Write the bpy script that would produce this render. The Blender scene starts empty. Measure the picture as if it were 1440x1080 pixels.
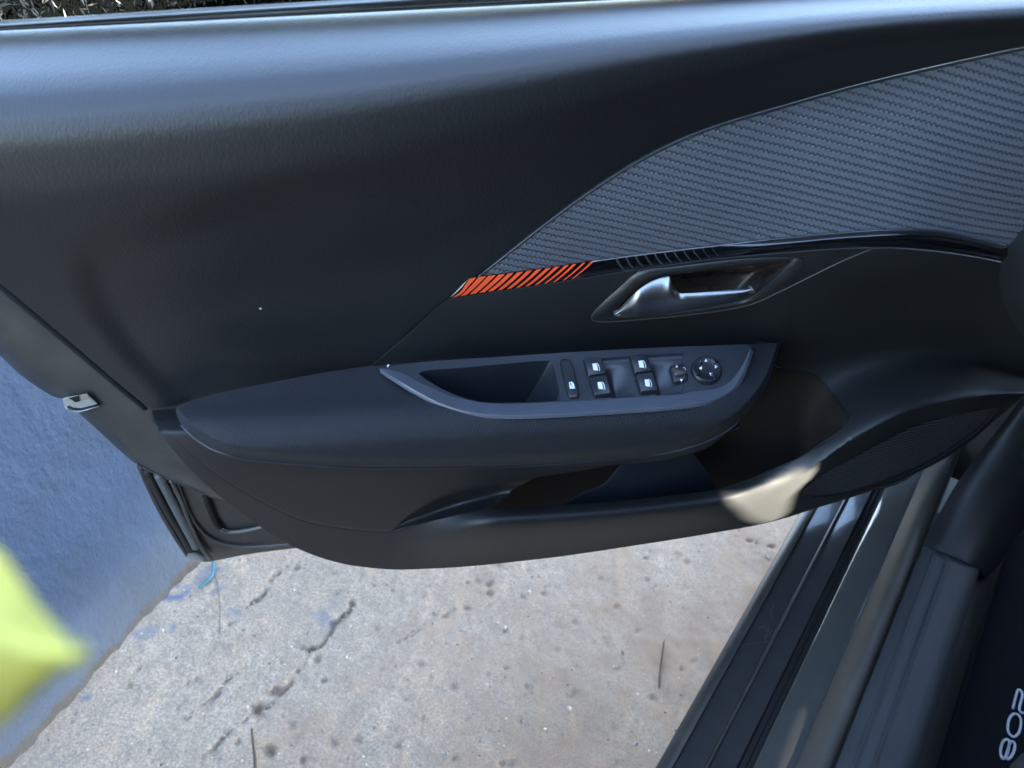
import bpy, bmesh, math, random
import numpy as np
from mathutils import Vector, Matrix

random.seed(7); np.random.seed(7)
scene = bpy.context.scene
COL = scene.collection

# ------------------------------------------------------------------ camera
CAM_H = 1.11
PITCH = math.radians(41)
FPX = 1081.0                      # focal length in pixels of the 1440 px wide picture
cam_d = bpy.data.cameras.new('camera'); cam = bpy.data.objects.new('camera', cam_d); COL.objects.link(cam)
cam.location = (0, 0, CAM_H)
cam.rotation_euler = (math.pi/2 - PITCH, 0, 0)
cam_d.sensor_width = 36; cam_d.lens = 36*FPX/1440
cam_d.clip_start = 0.01; cam_d.clip_end = 200
cam_d.dof.use_dof = True; cam_d.dof.focus_distance = 0.74; cam_d.dof.aperture_fstop = 7.0
scene.camera = cam

# ------------------------------------------------------------------ light
CAR = Vector((math.sin(math.radians(36)), math.cos(math.radians(36)), 0))      # towards the front of the car
LEFT = Vector((-CAR.y, CAR.x, 0))                                              # out of the car
SUN_EL = math.radians(27)
sun_h = (-LEFT*0.985 + CAR*0.17).normalized()
SUN = Vector((sun_h.x*math.cos(SUN_EL), sun_h.y*math.cos(SUN_EL), math.sin(SUN_EL)))  # towards the sun
world = bpy.data.worlds.new('World'); scene.world = world; world.use_nodes = True
wn = world.node_tree; wn.nodes.clear()
sky = wn.nodes.new('ShaderNodeTexSky'); sky.sky_type = 'NISHITA'; sky.sun_disc = False
sky.sun_elevation = SUN_EL; sky.sun_rotation = math.atan2(SUN.x, SUN.y)
sky.air_density = 1.0; sky.dust_density = 0.9; sky.ozone_density = 1.0
bg = wn.nodes.new('ShaderNodeBackground'); bg.inputs['Strength'].default_value = 0.05
out = wn.nodes.new('ShaderNodeOutputWorld')
wn.links.new(sky.outputs[0], bg.inputs[0]); wn.links.new(bg.outputs[0], out.inputs[0])
sl = bpy.data.lights.new('sun', 'SUN'); sl.energy = 5.0; sl.angle = math.radians(0.25); sl.color = (1, 0.94, 0.79)
so = bpy.data.objects.new('sun', sl); COL.objects.link(so)
so.rotation_euler = SUN.to_track_quat('Z', 'Y').to_euler()
so.location = (3, -3, 4)
vs = scene.view_settings
vs.view_transform = 'Standard'; vs.look = 'None'; vs.gamma = 1; vs.exposure = 5.6; vs.use_curve_mapping = False

# ------------------------------------------------------------------ geometry helpers
SP, CP = math.sin(PITCH), math.cos(PITCH)
CAMP = Vector((0, 0, CAM_H))
def ray(u, v):
    a = (u-720)/FPX; b = (v-540)/FPX
    return Vector((a, CP - b*SP, -SP - b*CP))
DYAW = math.radians(8)
DX = Vector((math.cos(DYAW), math.sin(DYAW), 0))
DN = Vector((math.sin(DYAW), -math.cos(DYAW), 0))
DP = Vector((0, 0.56, 0))
def D(u, v, n=0.0):               # a point of the open door: n metres in front of its middle plane
    r = ray(u, v)
    return CAMP + r*(((DP + DN*n - CAMP).dot(DN))/r.dot(DN))
def G(u, v, z=0.0):               # a point at height z
    r = ray(u, v); return CAMP + r*((z-CAM_H)/r.z)
W0, W1 = G(7, 1080), G(281, 791)
WD = (W1-W0).normalized(); WN = Vector((WD.y, -WD.x, 0))
def Wl(u, v, o=0.0):
    r = ray(u, v); return CAMP + r*((W0 + WN*o - CAMP).dot(WN)/r.dot(WN))

def pchip(xs, ys):
    xs = [float(x) for x in xs]; ys = [float(y) for y in ys]; n = len(xs)
    h = [xs[i+1]-xs[i] for i in range(n-1)]; d = [(ys[i+1]-ys[i])/h[i] for i in range(n-1)]
    m = [0]*n; m[0] = d[0]; m[-1] = d[-1]
    for i in range(1, n-1):
        if d[i-1]*d[i] > 0:
            w1 = 2*h[i]+h[i-1]; w2 = h[i]+2*h[i-1]
            m[i] = (w1+w2)/(w1/d[i-1]+w2/d[i])
    def f(x):
        if x <= xs[0]: return ys[0] + m[0]*(x-xs[0])
        if x >= xs[-1]: return ys[-1] + m[-1]*(x-xs[-1])
        i = 0
        while x > xs[i+1]: i += 1
        t = (x-xs[i])/h[i]
        return ((2*t**3-3*t**2+1)*ys[i] + (t**3-2*t**2+t)*h[i]*m[i] + (-2*t**3+3*t**2)*ys[i+1] + (t**3-t**2)*h[i]*m[i+1])
    return f
def pc(*pts): return pchip([p[0] for p in pts], [p[1] for p in pts])
def flat(f):                      # clamp a curve outside its ends
    return f
def ss(a, b, x):
    t = min(1, max(0, (x-a)/(b-a))); return t*t*(3-2*t)
def lerp(a, b, t): return a+(b-a)*t

def catmull(pts, n, closed=False):
    P = [np.array(p, float) for p in pts]; k = len(P); res = []
    segs = k if closed else k-1
    for j in range(n):
        x = j/(n if closed else n-1)*segs; i = min(int(x), segs-1); t = x-i
        if closed: p0, p1, p2, p3 = P[(i-1) % k], P[i % k], P[(i+1) % k], P[(i+2) % k]
        else:
            p1, p2 = P[i], P[i+1]; p0 = P[i-1] if i > 0 else 2*p1-p2; p3 = P[i+2] if i+2 < k else 2*p2-p1
        res.append(0.5*(2*p1+(p2-p0)*t+(2*p0-5*p1+4*p2-p3)*t*t+(3*p1-p0-3*p2+p3)*t**3))
    return res

ROOTLOC = {}
def root_of(o):
    while o.parent: o = o.parent
    return o
def build(name, verts, faces, m, parent=None, uvs=None, smooth=True, face_cam=False, solid=0, bevel=0, bseg=2, sub=0):
    off = Vector((0, 0, 0))
    if parent is not None:
        off = root_of(parent).location
        while parent.parent is not None and parent.parent.parent is not None: parent = parent.parent   # thing > part > sub-part
    verts = [Vector(v) for v in verts]
    if face_cam and faces:
        tot = 0
        for f in faces[::max(1, len(faces)//60)]:
            a, b, c = verts[f[0]], verts[f[1]], verts[f[2]]
            nn = (b-a).cross(c-a); tot += nn.dot(CAMP-a)
            if len(f) > 3:
                d = verts[f[3]]; tot += (c-a).cross(d-a).dot(CAMP-a)
        if tot < 0: faces = [tuple(reversed(f)) for f in faces]
    me = bpy.data.meshes.new(name); me.from_pydata([v-off for v in verts], [], [tuple(f) for f in faces]); me.update()
    if uvs is not None:
        ul = me.uv_layers.new(name='UVMap')
        for l in me.loops: ul.data[l.index].uv = uvs[l.vertex_index]
    me.polygons.foreach_set('use_smooth', [smooth]*len(me.polygons))
    if m is not None: me.materials.append(M[m])
    o = bpy.data.objects.new(name, me); COL.objects.link(o)
    if parent is not None: o.parent = parent
    if solid:
        md = o.modifiers.new('solid', 'SOLIDIFY'); md.thickness = solid; md.offset = -1; md.use_even_offset = False
    if bevel:
        md = o.modifiers.new('bevel', 'BEVEL'); md.width = bevel; md.segments = bseg; md.limit_method = 'ANGLE'; md.angle_limit = math.radians(42)
        md.harden_normals = False
    if sub:
        md = o.modifiers.new('sub', 'SUBSURF'); md.levels = sub; md.render_levels = sub
    return o
def tag(o, label, cat=None, group=None, kind=None):
    o['label'] = label
    if cat: o['category'] = cat
    if group: o['group'] = group
    if kind: o['kind'] = kind
    return o
def empty(name, loc, label, cat, group=None):
    o = bpy.data.objects.new(name, None); COL.objects.link(o); o.location = loc; o.empty_display_size = 0.05
    tag(o, label, cat, group); return o

class MB:
    def __init__(s): s.v = []; s.f = []; s.uv = []
    def band(s, us, vt, vb, nf, K, skip=None, P=D):
        """columns at us, rows from curve vt to curve vb, depth nf(u, v)"""
        base = len(s.v)
        for u in us:
            a, b = vt(u), vb(u); acc = 0; last = None
            for k in range(K+1):
                v = lerp(a, b, k/K); p = P(u, v, nf(u, v))
                if last is not None: acc -= (p-last).length
                else: z0 = p.z
                last = p
                s.v.append(p); s.uv.append((p.dot(DX), z0+acc))
        n = len(us)
        for i in range(n-1):
            if skip and skip(us[i], us[i+1]): continue
            for k in range(K):
                a = base+i*(K+1)+k
                s.f.append((a, a+1, a+K+2, a+K+1))
        return s
    def loft(s, rows, Mx, K, P=D):
        R = [catmull(r, Mx) for r in rows]; base = len(s.v)
        for j in range(Mx):
            colc = catmull([R[i][j] for i in range(len(R))], K+1) if len(R) > 2 else [R[0][j]*(1-k/K)+R[1][j]*(k/K) for k in range(K+1)]
            acc = 0; last = None
            for c in colc:
                p = P(*c)
                if last is not None: acc -= (p-last).length
                else: z0 = p.z
                last = p; s.v.append(p); s.uv.append((p.dot(DX), z0+acc))
        for i in range(Mx-1):
            for k in range(K):
                a = base+i*(K+1)+k; s.f.append((a, a+1, a+K+2, a+K+1))
        return s
    def tube(s, pts, r, ns=8, caps=True):
        base = len(s.v); n = len(pts); pts = [Vector(p) for p in pts]; acc = 0
        rf = r if callable(r) else (lambda t: r)
        prev = None
        for i, p in enumerate(pts):
            t = (pts[min(i+1, n-1)]-pts[max(i-1, 0)]).normalized()
            ref = Vector((0, 0, 1)) if abs(t.z) < 0.9 else Vector((1, 0, 0))
            a = t.cross(ref).normalized() if prev is None else (prev - t*prev.dot(t)).normalized()
            prev = a; b = t.cross(a)
            if i: acc += (p-pts[i-1]).length
            for k in range(ns):
                an = 2*math.pi*k/ns; s.v.append(p+(a*math.cos(an)+b*math.sin(an))*rf(i/(n-1))); s.uv.append((acc, k/ns*0.01))
        for i in range(n-1):
            for k in range(ns):
                a = base+i*ns+k; b = base+i*ns+(k+1) % ns
                s.f.append((a, b, b+ns, a+ns))
        if caps:
            s.f.append(tuple(base+k for k in range(ns))[::-1]); s.f.append(tuple(base+(n-1)*ns+k for k in range(ns)))
        return s
    def rings(s, rings, cap0=False, cap1=True):
        base = len(s.v); n = len(rings[0])
        for r in rings:
            for p in r: s.v.append(Vector(p)); s.uv.append((Vector(p).dot(DX), Vector(p).z))
        for i in range(len(rings)-1):
            for k in range(n):
                a = base+i*n+k; b = base+i*n+(k+1) % n; s.f.append((a, b, b+n, a+n))
        if cap1: s.f.append(tuple(base+(len(rings)-1)*n+k for k in range(n)))
        if cap0: s.f.append(tuple(base+k for k in range(n))[::-1])
        return s
    def go(s, name, m, parent=None, **kw):
        return build(name, s.v, s.f, m, parent, uvs=s.uv, **kw)
def lin(a, b, n): return [a+(b-a)*i/(n-1) for i in range(n)]
def fix_normals(o):
    bm = bmesh.new(); bm.from_mesh(o.data); bmesh.ops.recalc_face_normals(bm, faces=bm.faces); bm.to_mesh(o.data); bm.free(); return o

# ------------------------------------------------------------------ materials
M = {}
class NT:
    def __init__(s, name):
        m = bpy.data.materials.new(name); m.use_nodes = True; s.m = m; s.t = m.node_tree
        s.b = s.t.nodes['Principled BSDF']; s.cur = None; M[name] = m
    def n(s, typ, **kw):
        nd = s.t.nodes.new(typ)
        for k, v in kw.items(): setattr(nd, k, v)
        return nd
    def l(s, a, b): s.t.links.new(a, b)
    def val(s, x, sock):
        if hasattr(x, 'is_output'): s.l(x, sock)
        else: sock.default_value = x
    def math(s, op, a, b=0.0, c=0.0):
        nd = s.n('ShaderNodeMath', operation=op); s.val(a, nd.inputs[0]); s.val(b, nd.inputs[1]); s.val(c, nd.inputs[2]); return nd.outputs[0]
    def uv(s): return s.n('ShaderNodeTexCoord').outputs['UV']
    def obj(s): return s.n('ShaderNodeTexCoord').outputs['Object']
    def mapping(s, co, scale=(1, 1, 1), rot=(0, 0, 0)):
        nd = s.n('ShaderNodeMapping'); s.l(co, nd.inputs[0]); nd.inputs['Scale'].default_value = scale; nd.inputs['Rotation'].default_value = rot; return nd.outputs[0]
    def noise(s, co, sc, det=3, rough=0.55, dist=0):
        nd = s.n('ShaderNodeTexNoise'); s.l(co, nd.inputs['Vector']); nd.inputs['Scale'].default_value = sc; nd.inputs['Detail'].default_value = det
        nd.inputs['Roughness'].default_value = rough; nd.inputs['Distortion'].default_value = dist; return nd.outputs[0]
    def voro(s, co, sc, feat='F1', out='Distance'):
        nd = s.n('ShaderNodeTexVoronoi', feature=feat); s.l(co, nd.inputs['Vector']); nd.inputs['Scale'].default_value = sc; return nd.outputs[out]
    def ramp(s, x, *st):
        nd = s.n('ShaderNodeValToRGB'); s.l(x, nd.inputs[0]); e = nd.color_ramp.elements
        while len(e) < len(st): e.new(0.5)
        for el, (p, c) in zip(e, st):
            el.position = p; el.color = (c, c, c, 1) if not hasattr(c, '__len__') else (*c, 1)
        return nd.outputs[0]
    def mix(s, f, a, b):
        nd = s.n('ShaderNodeMix', data_type='RGBA'); s.val(f, nd.inputs[0])
        for x, k in ((a, 6), (b, 7)):
            if hasattr(x, 'is_output'): s.l(x, nd.inputs[k])
            else: nd.inputs[k].default_value = (*x, 1)
        return nd.outputs[2]
    def bump(s, h, strength, dist):
        nd = s.n('ShaderNodeBump'); nd.inputs['Strength'].default_value = strength; nd.inputs['Distance'].default_value = dist
        s.l(h, nd.inputs['Height'])
        if s.cur is not None: s.l(s.cur, nd.inputs['Normal'])
        s.cur = nd.outputs[0]; s.l(s.cur, s.b.inputs['Normal']); return s
    def base(s, c, rough, spec=0.5, metal=0, coat=0):
        i = s.b.inputs
        if hasattr(c, 'is_output'): s.l(c, i['Base Color'])
        else: i['Base Color'].default_value = (*c, 1)
        s.val(rough, i['Roughness']); i['Specular IOR Level'].default_value = spec; i['Metallic'].default_value = metal
        i['Coat Weight'].default_value = coat; i['Coat Roughness'].default_value = 0.04
        return s
def plastic(name, c, rough, spec=0.5, grain=900, gs=0.15, gd=0.0004, dust=0.0, var=0.1):
    t = NT(name); co = t.obj()
    big = t.noise(co, 14, 4)
    r = t.math('ADD', t.math('MULTIPLY', big, var), rough-var/2)
    col = t.mix(t.ramp(big, (0.35, 0.0), (0.7, 1.0)), tuple(x*0.85 for x in c), tuple(x*1.15 for x in c))
    if dust:
        sp = t.ramp(t.noise(co, 520, 2), (0.74, 0.0), (0.82, 1.0))
        sp = t.math('MULTIPLY', sp, dust)
        col = t.mix(sp, col, (0.35, 0.36, 0.38))
    t.base(col, r, spec)
    if gs: t.bump(t.noise(co, grain, 2), gs, gd*.3)
    return t

plastic('trim_black', (0.0120, 0.0121, 0.0124), 0.51, 0.5, 1300, 0.35, 0.0004, 0.12)
plastic('trim_grey', (0.014, 0.014, 0.0145), 0.50, 0.5, 1500, 0.35, 0.0004, 0.15)
plastic('bezel', (0.025, 0.028, 0.034), 0.33, 0.5, 1800, 0.12, 0.0002, 0.25)
plastic('rim_sheen', (0.090, 0.099, 0.118), 0.34, 0.5, 1800, 0.12, 0.0002, 0.2)  # lighter copy of the bezel plastic: sky sheen put into the colour
plastic('divider', (0.013, 0.016, 0.023), 0.5, 0.4, 1500, 0.2)
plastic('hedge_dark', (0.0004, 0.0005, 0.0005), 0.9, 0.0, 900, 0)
plastic('button', (0.013, 0.015, 0.019), 0.34, 0.5, 2000, 0.1, 0.0002, 0.1)
plastic('deep_black', (0.006, 0.006, 0.007), 0.6, 0.3, 900, 0.1)
plastic('liner', (0.016, 0.012, 0.010), 0.75, 0.3, 1100, 0.4, 0.0005, 0.05)
plastic('rubber', (0.018, 0.017, 0.016), 0.55, 0.4, 700, 0.25, 0.0005, 0.4)
plastic('seal_brown', (0.075, 0.067, 0.054), 0.6, 0.4, 500, 0.3, 0.0006, 0.4)
plastic('scuff', (0.036, 0.037, 0.039), 0.62, 0.45, 420, 0.5, 0.0012, 0.7, 0.25)
plastic('seat', (0.03, 0.03, 0.028), 0.8, 0.3, 600, 0.4, 0.0006, 0.1)
plastic('interior', (0.012, 0.012, 0.012), 0.8, 0.3, 300, 0.1)
plastic('seal_grey', (0.10, 0.11, 0.11), 0.5, 0.5, 700, 0.2, 0.0005, 0.2)
plastic('dirty_metal', (0.26, 0.25, 0.22), 0.5, 0.5, 260, 0.5, 0.001, 0.5)

t = NT('leather')                                        # soft grained upper trim
uv = t.uv(); co = t.mapping(uv, (1, 0.42, 1), (0, 0, math.radians(-14)))
big = t.noise(uv, 6, 4)
w1 = t.noise(co, 620, 2, 0.5, 0.9); w2 = t.voro(co, 520, 'DISTANCE_TO_EDGE')
gr = t.math('ADD', t.math('MULTIPLY', t.ramp(w1, (0.3, 0.0), (0.7, 1.0)), 0.8), t.math('MULTIPLY', t.ramp(w2, (0.0, 0.0), (0.12, 1.0)), 0.35))
sp = t.math('MULTIPLY', t.ramp(t.noise(uv, 620, 1), (0.76, 0.0), (0.83, 1.0)), 0.18)
col = t.mix(sp, t.mix(big, (0.0100, 0.0104, 0.0112), (0.0135, 0.0139, 0.0150)), (0.15, 0.16, 0.18))
t.base(col, t.math('ADD', t.math('MULTIPLY', big, 0.08), 0.42), 0.5); t.bump(gr, 0.4, 0.00036)

t = NT('fabric')                                         # woven arm rest cloth
uv = t.uv(); sx = t.n('ShaderNodeSeparateXYZ'); t.l(uv, sx.inputs[0]); X, Y = sx.outputs[0], sx.outputs[1]
f = 2*math.pi/0.0026
h = t.math('MULTIPLY', t.math('SINE', t.math('MULTIPLY', t.math('ADD', X, t.math('MULTIPLY', Y, 0.5)), f)), t.math('SINE', t.math('MULTIPLY', Y, f*0.93)))
fz = t.noise(uv, 1900, 2)
hh = t.math('ADD', h, t.math('MULTIPLY', fz, 1.2))
hr = t.ramp(t.math('MULTIPLY_ADD', h, 0.5, 0.5), (0.0, 0.0), (1.0, 1.0))
big = t.noise(uv, 9, 3)
col = t.mix(hr, (0.0035, 0.0039, 0.0047), (0.028, 0.030, 0.034)); col = t.mix(t.math('MULTIPLY', big, 0.3), col, (0.012, 0.013, 0.016))
t.base(col, 0.68, 0.28); t.b.inputs['Sheen Weight'].default_value = 0.02; t.b.inputs['Sheen Roughness'].default_value = 0.4
t.bump(hh, 0.5, 0.0004)

t = NT('carbon')                                         # embossed ribbed insert
uv = t.uv(); sx = t.n('ShaderNodeSeparateXYZ'); t.l(uv, sx.inputs[0]); X, Y = sx.outputs[0], sx.outputs[1]
per = 0.0062
zig = t.math('PINGPONG', X, 0.0019)
ph = t.math('ADD', t.math('ADD', Y, t.math('MULTIPLY', X, 0.27)), t.math('MULTIPLY', zig, 0.75))
wv = t.math('SINE', t.math('MULTIPLY', ph, 2*math.pi/per))
wv = t.math('ADD', wv, t.math('MULTIPLY', t.math('SINE', t.math('MULTIPLY', ph, 4*math.pi/per)), 0.25))
fine = t.math('SINE', t.math('MULTIPLY', t.math('ADD', X, t.math('MULTIPLY', Y, 0.3)), 2*math.pi/0.0016))
ln = t.ramp(t.math('MULTIPLY_ADD', wv, 0.4, 0.5), (0.10, 0.0), (0.42, 1.0))
hh = t.math('ADD', ln, t.math('MULTIPLY', fine, 0.04))
hh = t.math('ADD', hh, t.math('MULTIPLY', t.noise(uv, 1500, 2), 0.05))
t.base(t.mix(ln, (0.036, 0.040, 0.047), (0.092, 0.100, 0.117)), 0.34, 0.7); t.bump(hh, 0.5, 0.0011)

t = NT('grille')
uv = t.uv(); sx = t.n('ShaderNodeSeparateXYZ'); t.l(uv, sx.inputs[0]); X, Y = sx.outputs[0], sx.outputs[1]
ph = t.math('ADD', Y, t.math('MULTIPLY', X, 0.16))
wv = t.math('SINE', t.math('MULTIPLY', ph, 2*math.pi/0.0054))
dots = t.math('SINE', t.math('MULTIPLY', X, 2*math.pi/0.0024))
t.base(t.mix(t.math('MULTIPLY_ADD', wv, 0.5, 0.5), (0.001, 0.001, 0.0015), (0.075, 0.078, 0.085)), 0.45, 0.5)
t.bump(t.math('ADD', wv, t.math('MULTIPLY', dots, 0.25)), 0.8, 0.0012)

t = NT('piano_black'); uv = t.obj(); t.base((0.004, 0.004, 0.005), t.math('MULTIPLY_ADD', t.noise(uv, 60, 3), 0.1, 0.05), 0.6, 0, 0.6)
t.bump(t.noise(uv, 900, 1), 0.02, 0.0002)
plastic('satin_dark', (0.022, 0.021, 0.021), 0.33, 0.5, 1800, 0.1, 0.0002, 0.1)
t = NT('gloss_dark'); uv = t.obj(); t.base((0.045, 0.034, 0.031), t.math('MULTIPLY_ADD', t.noise(uv, 40, 3), 0.15, 0.2), 0.5)
t = NT('orange'); t.base((0.78, 0.085, 0.025), 0.38, 0.5)
t = NT('accent_grey'); t.base((0.05, 0.06, 0.06), 0.3, 0.6)
t = NT('satin_metal'); co = t.obj(); t.base((0.31, 0.31, 0.315), t.math('MULTIPLY_ADD', t.noise(co, 50, 3), 0.10, 0.30), 0.5, 1.0)
t.bump(t.noise(co, 1200, 1), 0.03, 0.0002)
t = NT('icon_white'); t.base((0.82, 0.83, 0.85), 0.5, 0.4)
t = NT('icon_dim'); t.base((0.03, 0.032, 0.034), 0.5, 0.4)
t = NT('paint')                                          # grey metallic car paint
co = t.obj(); fl = t.voro(co, 2600, 'F1', 'Color'); n1 = t.noise(co, 18, 4)
dirt = t.ramp(t.noise(co, 34, 5), (0.45, 0.0), (0.75, 1.0))
t.base(t.mix(t.math('MULTIPLY', dirt, 0.12), (0.080, 0.079, 0.073), (0.15, 0.135, 0.11)), t.math('MULTIPLY_ADD', dirt, 0.08, 0.13), 0.5, 0.25, 0.25)
t.bump(t.noise(co, 90, 2), 0.05, 0.0006)
t = NT('paint_dull')
co = t.obj(); dirt = t.ramp(t.noise(co, 30, 5), (0.4, 0.0), (0.75, 1.0))
t.base(t.mix(t.math('MULTIPLY', dirt, 0.5), (0.036, 0.034, 0.031), (0.085, 0.077, 0.065)), 0.45, 0.5, 0.1)
t.bump(t.noise(co, 500, 3), 0.12, 0.0005)
t = NT('paint_dark')
co = t.obj(); dirt = t.ramp(t.noise(co, 40, 5), (0.45, 0.0), (0.75, 1.0))
t.base(t.mix(t.math('MULTIPLY', dirt, 0.10), (0.036, 0.036, 0.037), (0.08, 0.072, 0.058)), t.math('MULTIPLY_ADD', dirt, 0.08, 0.20), 0.5, 0.1, 0.3)
t = NT('wet_glass')
co = t.mapping(t.uv(), (1, 0.35, 1), (0, 0, 0.12)); w = t.noise(co, 170, 4, 0.7, 0.6); v2 = t.voro(co, 190)
t.base(t.mix(t.ramp(w, (0.5, 0), (0.75, 1)), (0.006, 0.008, 0.012), (0.16, 0.19, 0.22)), t.ramp(w, (0.3, 0.05), (0.7, 0.4)), 0.9)
t.bump(t.math('ADD', w, v2), 1.0, 0.004)
t = NT('yellow_cloth')
co = t.obj(); t.base(t.mix(t.noise(co, 60, 3), (0.36, 0.315, 0.045), (0.47, 0.41, 0.08)), 0.7, 0.3); t.bump(t.noise(co, 400, 3), 0.3, 0.001)
t.b.inputs['Subsurface Weight'].default_value = 0.0
t = NT('wall_paint')
co = t.obj(); n1 = t.noise(co, 5, 5); n2 = t.noise(co, 130, 4, 0.6); n3 = t.noise(t.mapping(co, (1, 1, 0.5)), 55, 3)
col = t.mix(n1, (0.072, 0.106, 0.170), (0.092, 0.132, 0.203))
wear = t.ramp(t.noise(co, 90, 6, 0.7), (0.62, 0.0), (0.78, 1.0))
col = t.mix(t.math('MULTIPLY', wear, 0.35), col, (0.19, 0.23, 0.29))
sz = t.n('ShaderNodeSeparateXYZ'); t.l(co, sz.inputs[0])
ft = t.math('SUBTRACT', t.math('MULTIPLY', t.noise(co, 45, 5, 0.7), 0.055), sz.outputs[2])
col = t.mix(t.ramp(t.math('MULTIPLY_ADD', ft, 40, 0.1), (0.3, 0.0), (0.6, 0.8)), col, (0.10, 0.09, 0.08))
stain = t.ramp(t.noise(t.mapping(co, (1, 1, 0.35)), 9, 5, 0.6), (0.50, 0.0), (0.72, 0.45))
col = t.mix(stain, col, (0.07, 0.095, 0.135))
t.base(col, 0.55, 0.4); t.bump(n3, 0.6, 0.006); t.bump(n2, 0.6, 0.003)
t = NT('concrete')
co = t.obj(); at = t.n('ShaderNodeAttribute', attribute_name='dirt'); sepd = t.n('ShaderNodeSeparateColor'); t.l(at.outputs['Color'], sepd.inputs[0])
n1 = t.noise(co, 3.2, 5); n2 = t.noise(co, 24, 8, 0.74, 0.4); n3 = t.noise(co, 280, 6, 0.75)
a = t.mix(t.ramp(n1, (0.35, 0), (0.65, 1)), (0.66, 0.50, 0.345), (0.54, 0.39, 0.26))
a = t.mix(t.ramp(n2, (0.38, 0), (0.66, 1)), a, (0.44, 0.33, 0.23))
a = t.mix(t.ramp(n3, (0.36, 0.9), (0.54, 0.0)), a, (0.22, 0.165, 0.12))
a = t.mix(t.ramp(n3, (0.56, 0.0), (0.72, 0.8)), a, (0.86, 0.70, 0.53))
n4 = t.noise(co, 95, 5, 0.7)
a = t.mix(t.ramp(n4, (0.60, 0.0), (0.74, 0.75)), a, (0.17, 0.13, 0.10))
a = t.mix(t.ramp(n4, (0.28, 0.6), (0.40, 0.0)), a, (0.88, 0.74, 0.58))
stones = t.voro(co, 95, 'F1', 'Color'); sd = t.voro(co, 95); ssx = t.n('ShaderNodeSeparateColor'); t.l(stones, ssx.inputs[0])
pick = t.math('MULTIPLY', t.math('GREATER_THAN', ssx.outputs[0], 0.86), t.ramp(sd, (0.24, 1.0), (0.34, 0.0)))
a = t.mix(t.math('MULTIPLY', pick, 0.8), a, t.mix(ssx.outputs[1], (0.50, 0.41, 0.32), (0.14, 0.12, 0.11)))
n5 = t.noise(co, 9, 6, 0.65, 0.6)
a = t.mix(t.ramp(n5, (0.52, 0.0), (0.72, 0.55)), a, (0.34, 0.265, 0.195))
a = t.mix(sepd.outputs[0], a, (0.05, 0.045, 0.04))          # dirt lodged in pits and cracks
a = t.mix(sepd.outputs[1], a, (0.17, 0.19, 0.24))           # spilt blue wall paint
a = t.mix(sepd.outputs[2], a, (0.36, 0.225, 0.14))          # brown tone, stronger towards the car
t.base(a, 0.85, 0.3); t.bump(n3, 0.5, 0.0012); t.bump(n2, 0.4, 0.002)
plastic('low_bounce_dark', (0.05, 0.05, 0.05), 0.85, 0.3, 120, 0.8, 0.01, 0.5)  # dark tone chosen to weaken warm bounce from the unseen outer ground
t = NT('carpet'); co = t.obj(); n = t.noise(co, 900, 3)
t.base(t.mix(n, (0.003, 0.003, 0.004), (0.016, 0.016, 0.020)), 0.95, 0.1); t.bump(n, 1, 0.002)
t = NT('thread'); co = t.obj(); n = t.noise(co, 1500, 2); t.base(t.mix(n, (0.45, 0.45, 0.47), (0.75, 0.75, 0.77)), 0.8, 0.2); t.bump(n, 1, 0.001)
t = NT('twine'); t.base((0.03, 0.20, 0.27), 0.5, 0.4)
t = NT('stem'); co = t.obj(); t.base(t.mix(t.noise(co, 200, 3), (0.06, 0.045, 0.03), (0.16, 0.12, 0.08)), 0.8, 0.2)
t = NT('pale_stem'); t.base((0.30, 0.27, 0.22), 0.8, 0.2)
t = NT('lint'); t.base((0.75, 0.75, 0.75), 0.8, 0.2)
t = NT('grit'); co = t.obj(); n = t.noise(co, 60, 1); t.base(t.ramp(n, (0.35, (0.10, 0.095, 0.09)), (0.5, (0.42, 0.40, 0.38)), (0.65, (0.62, 0.58, 0.54))), 0.8, 0.3)

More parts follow.
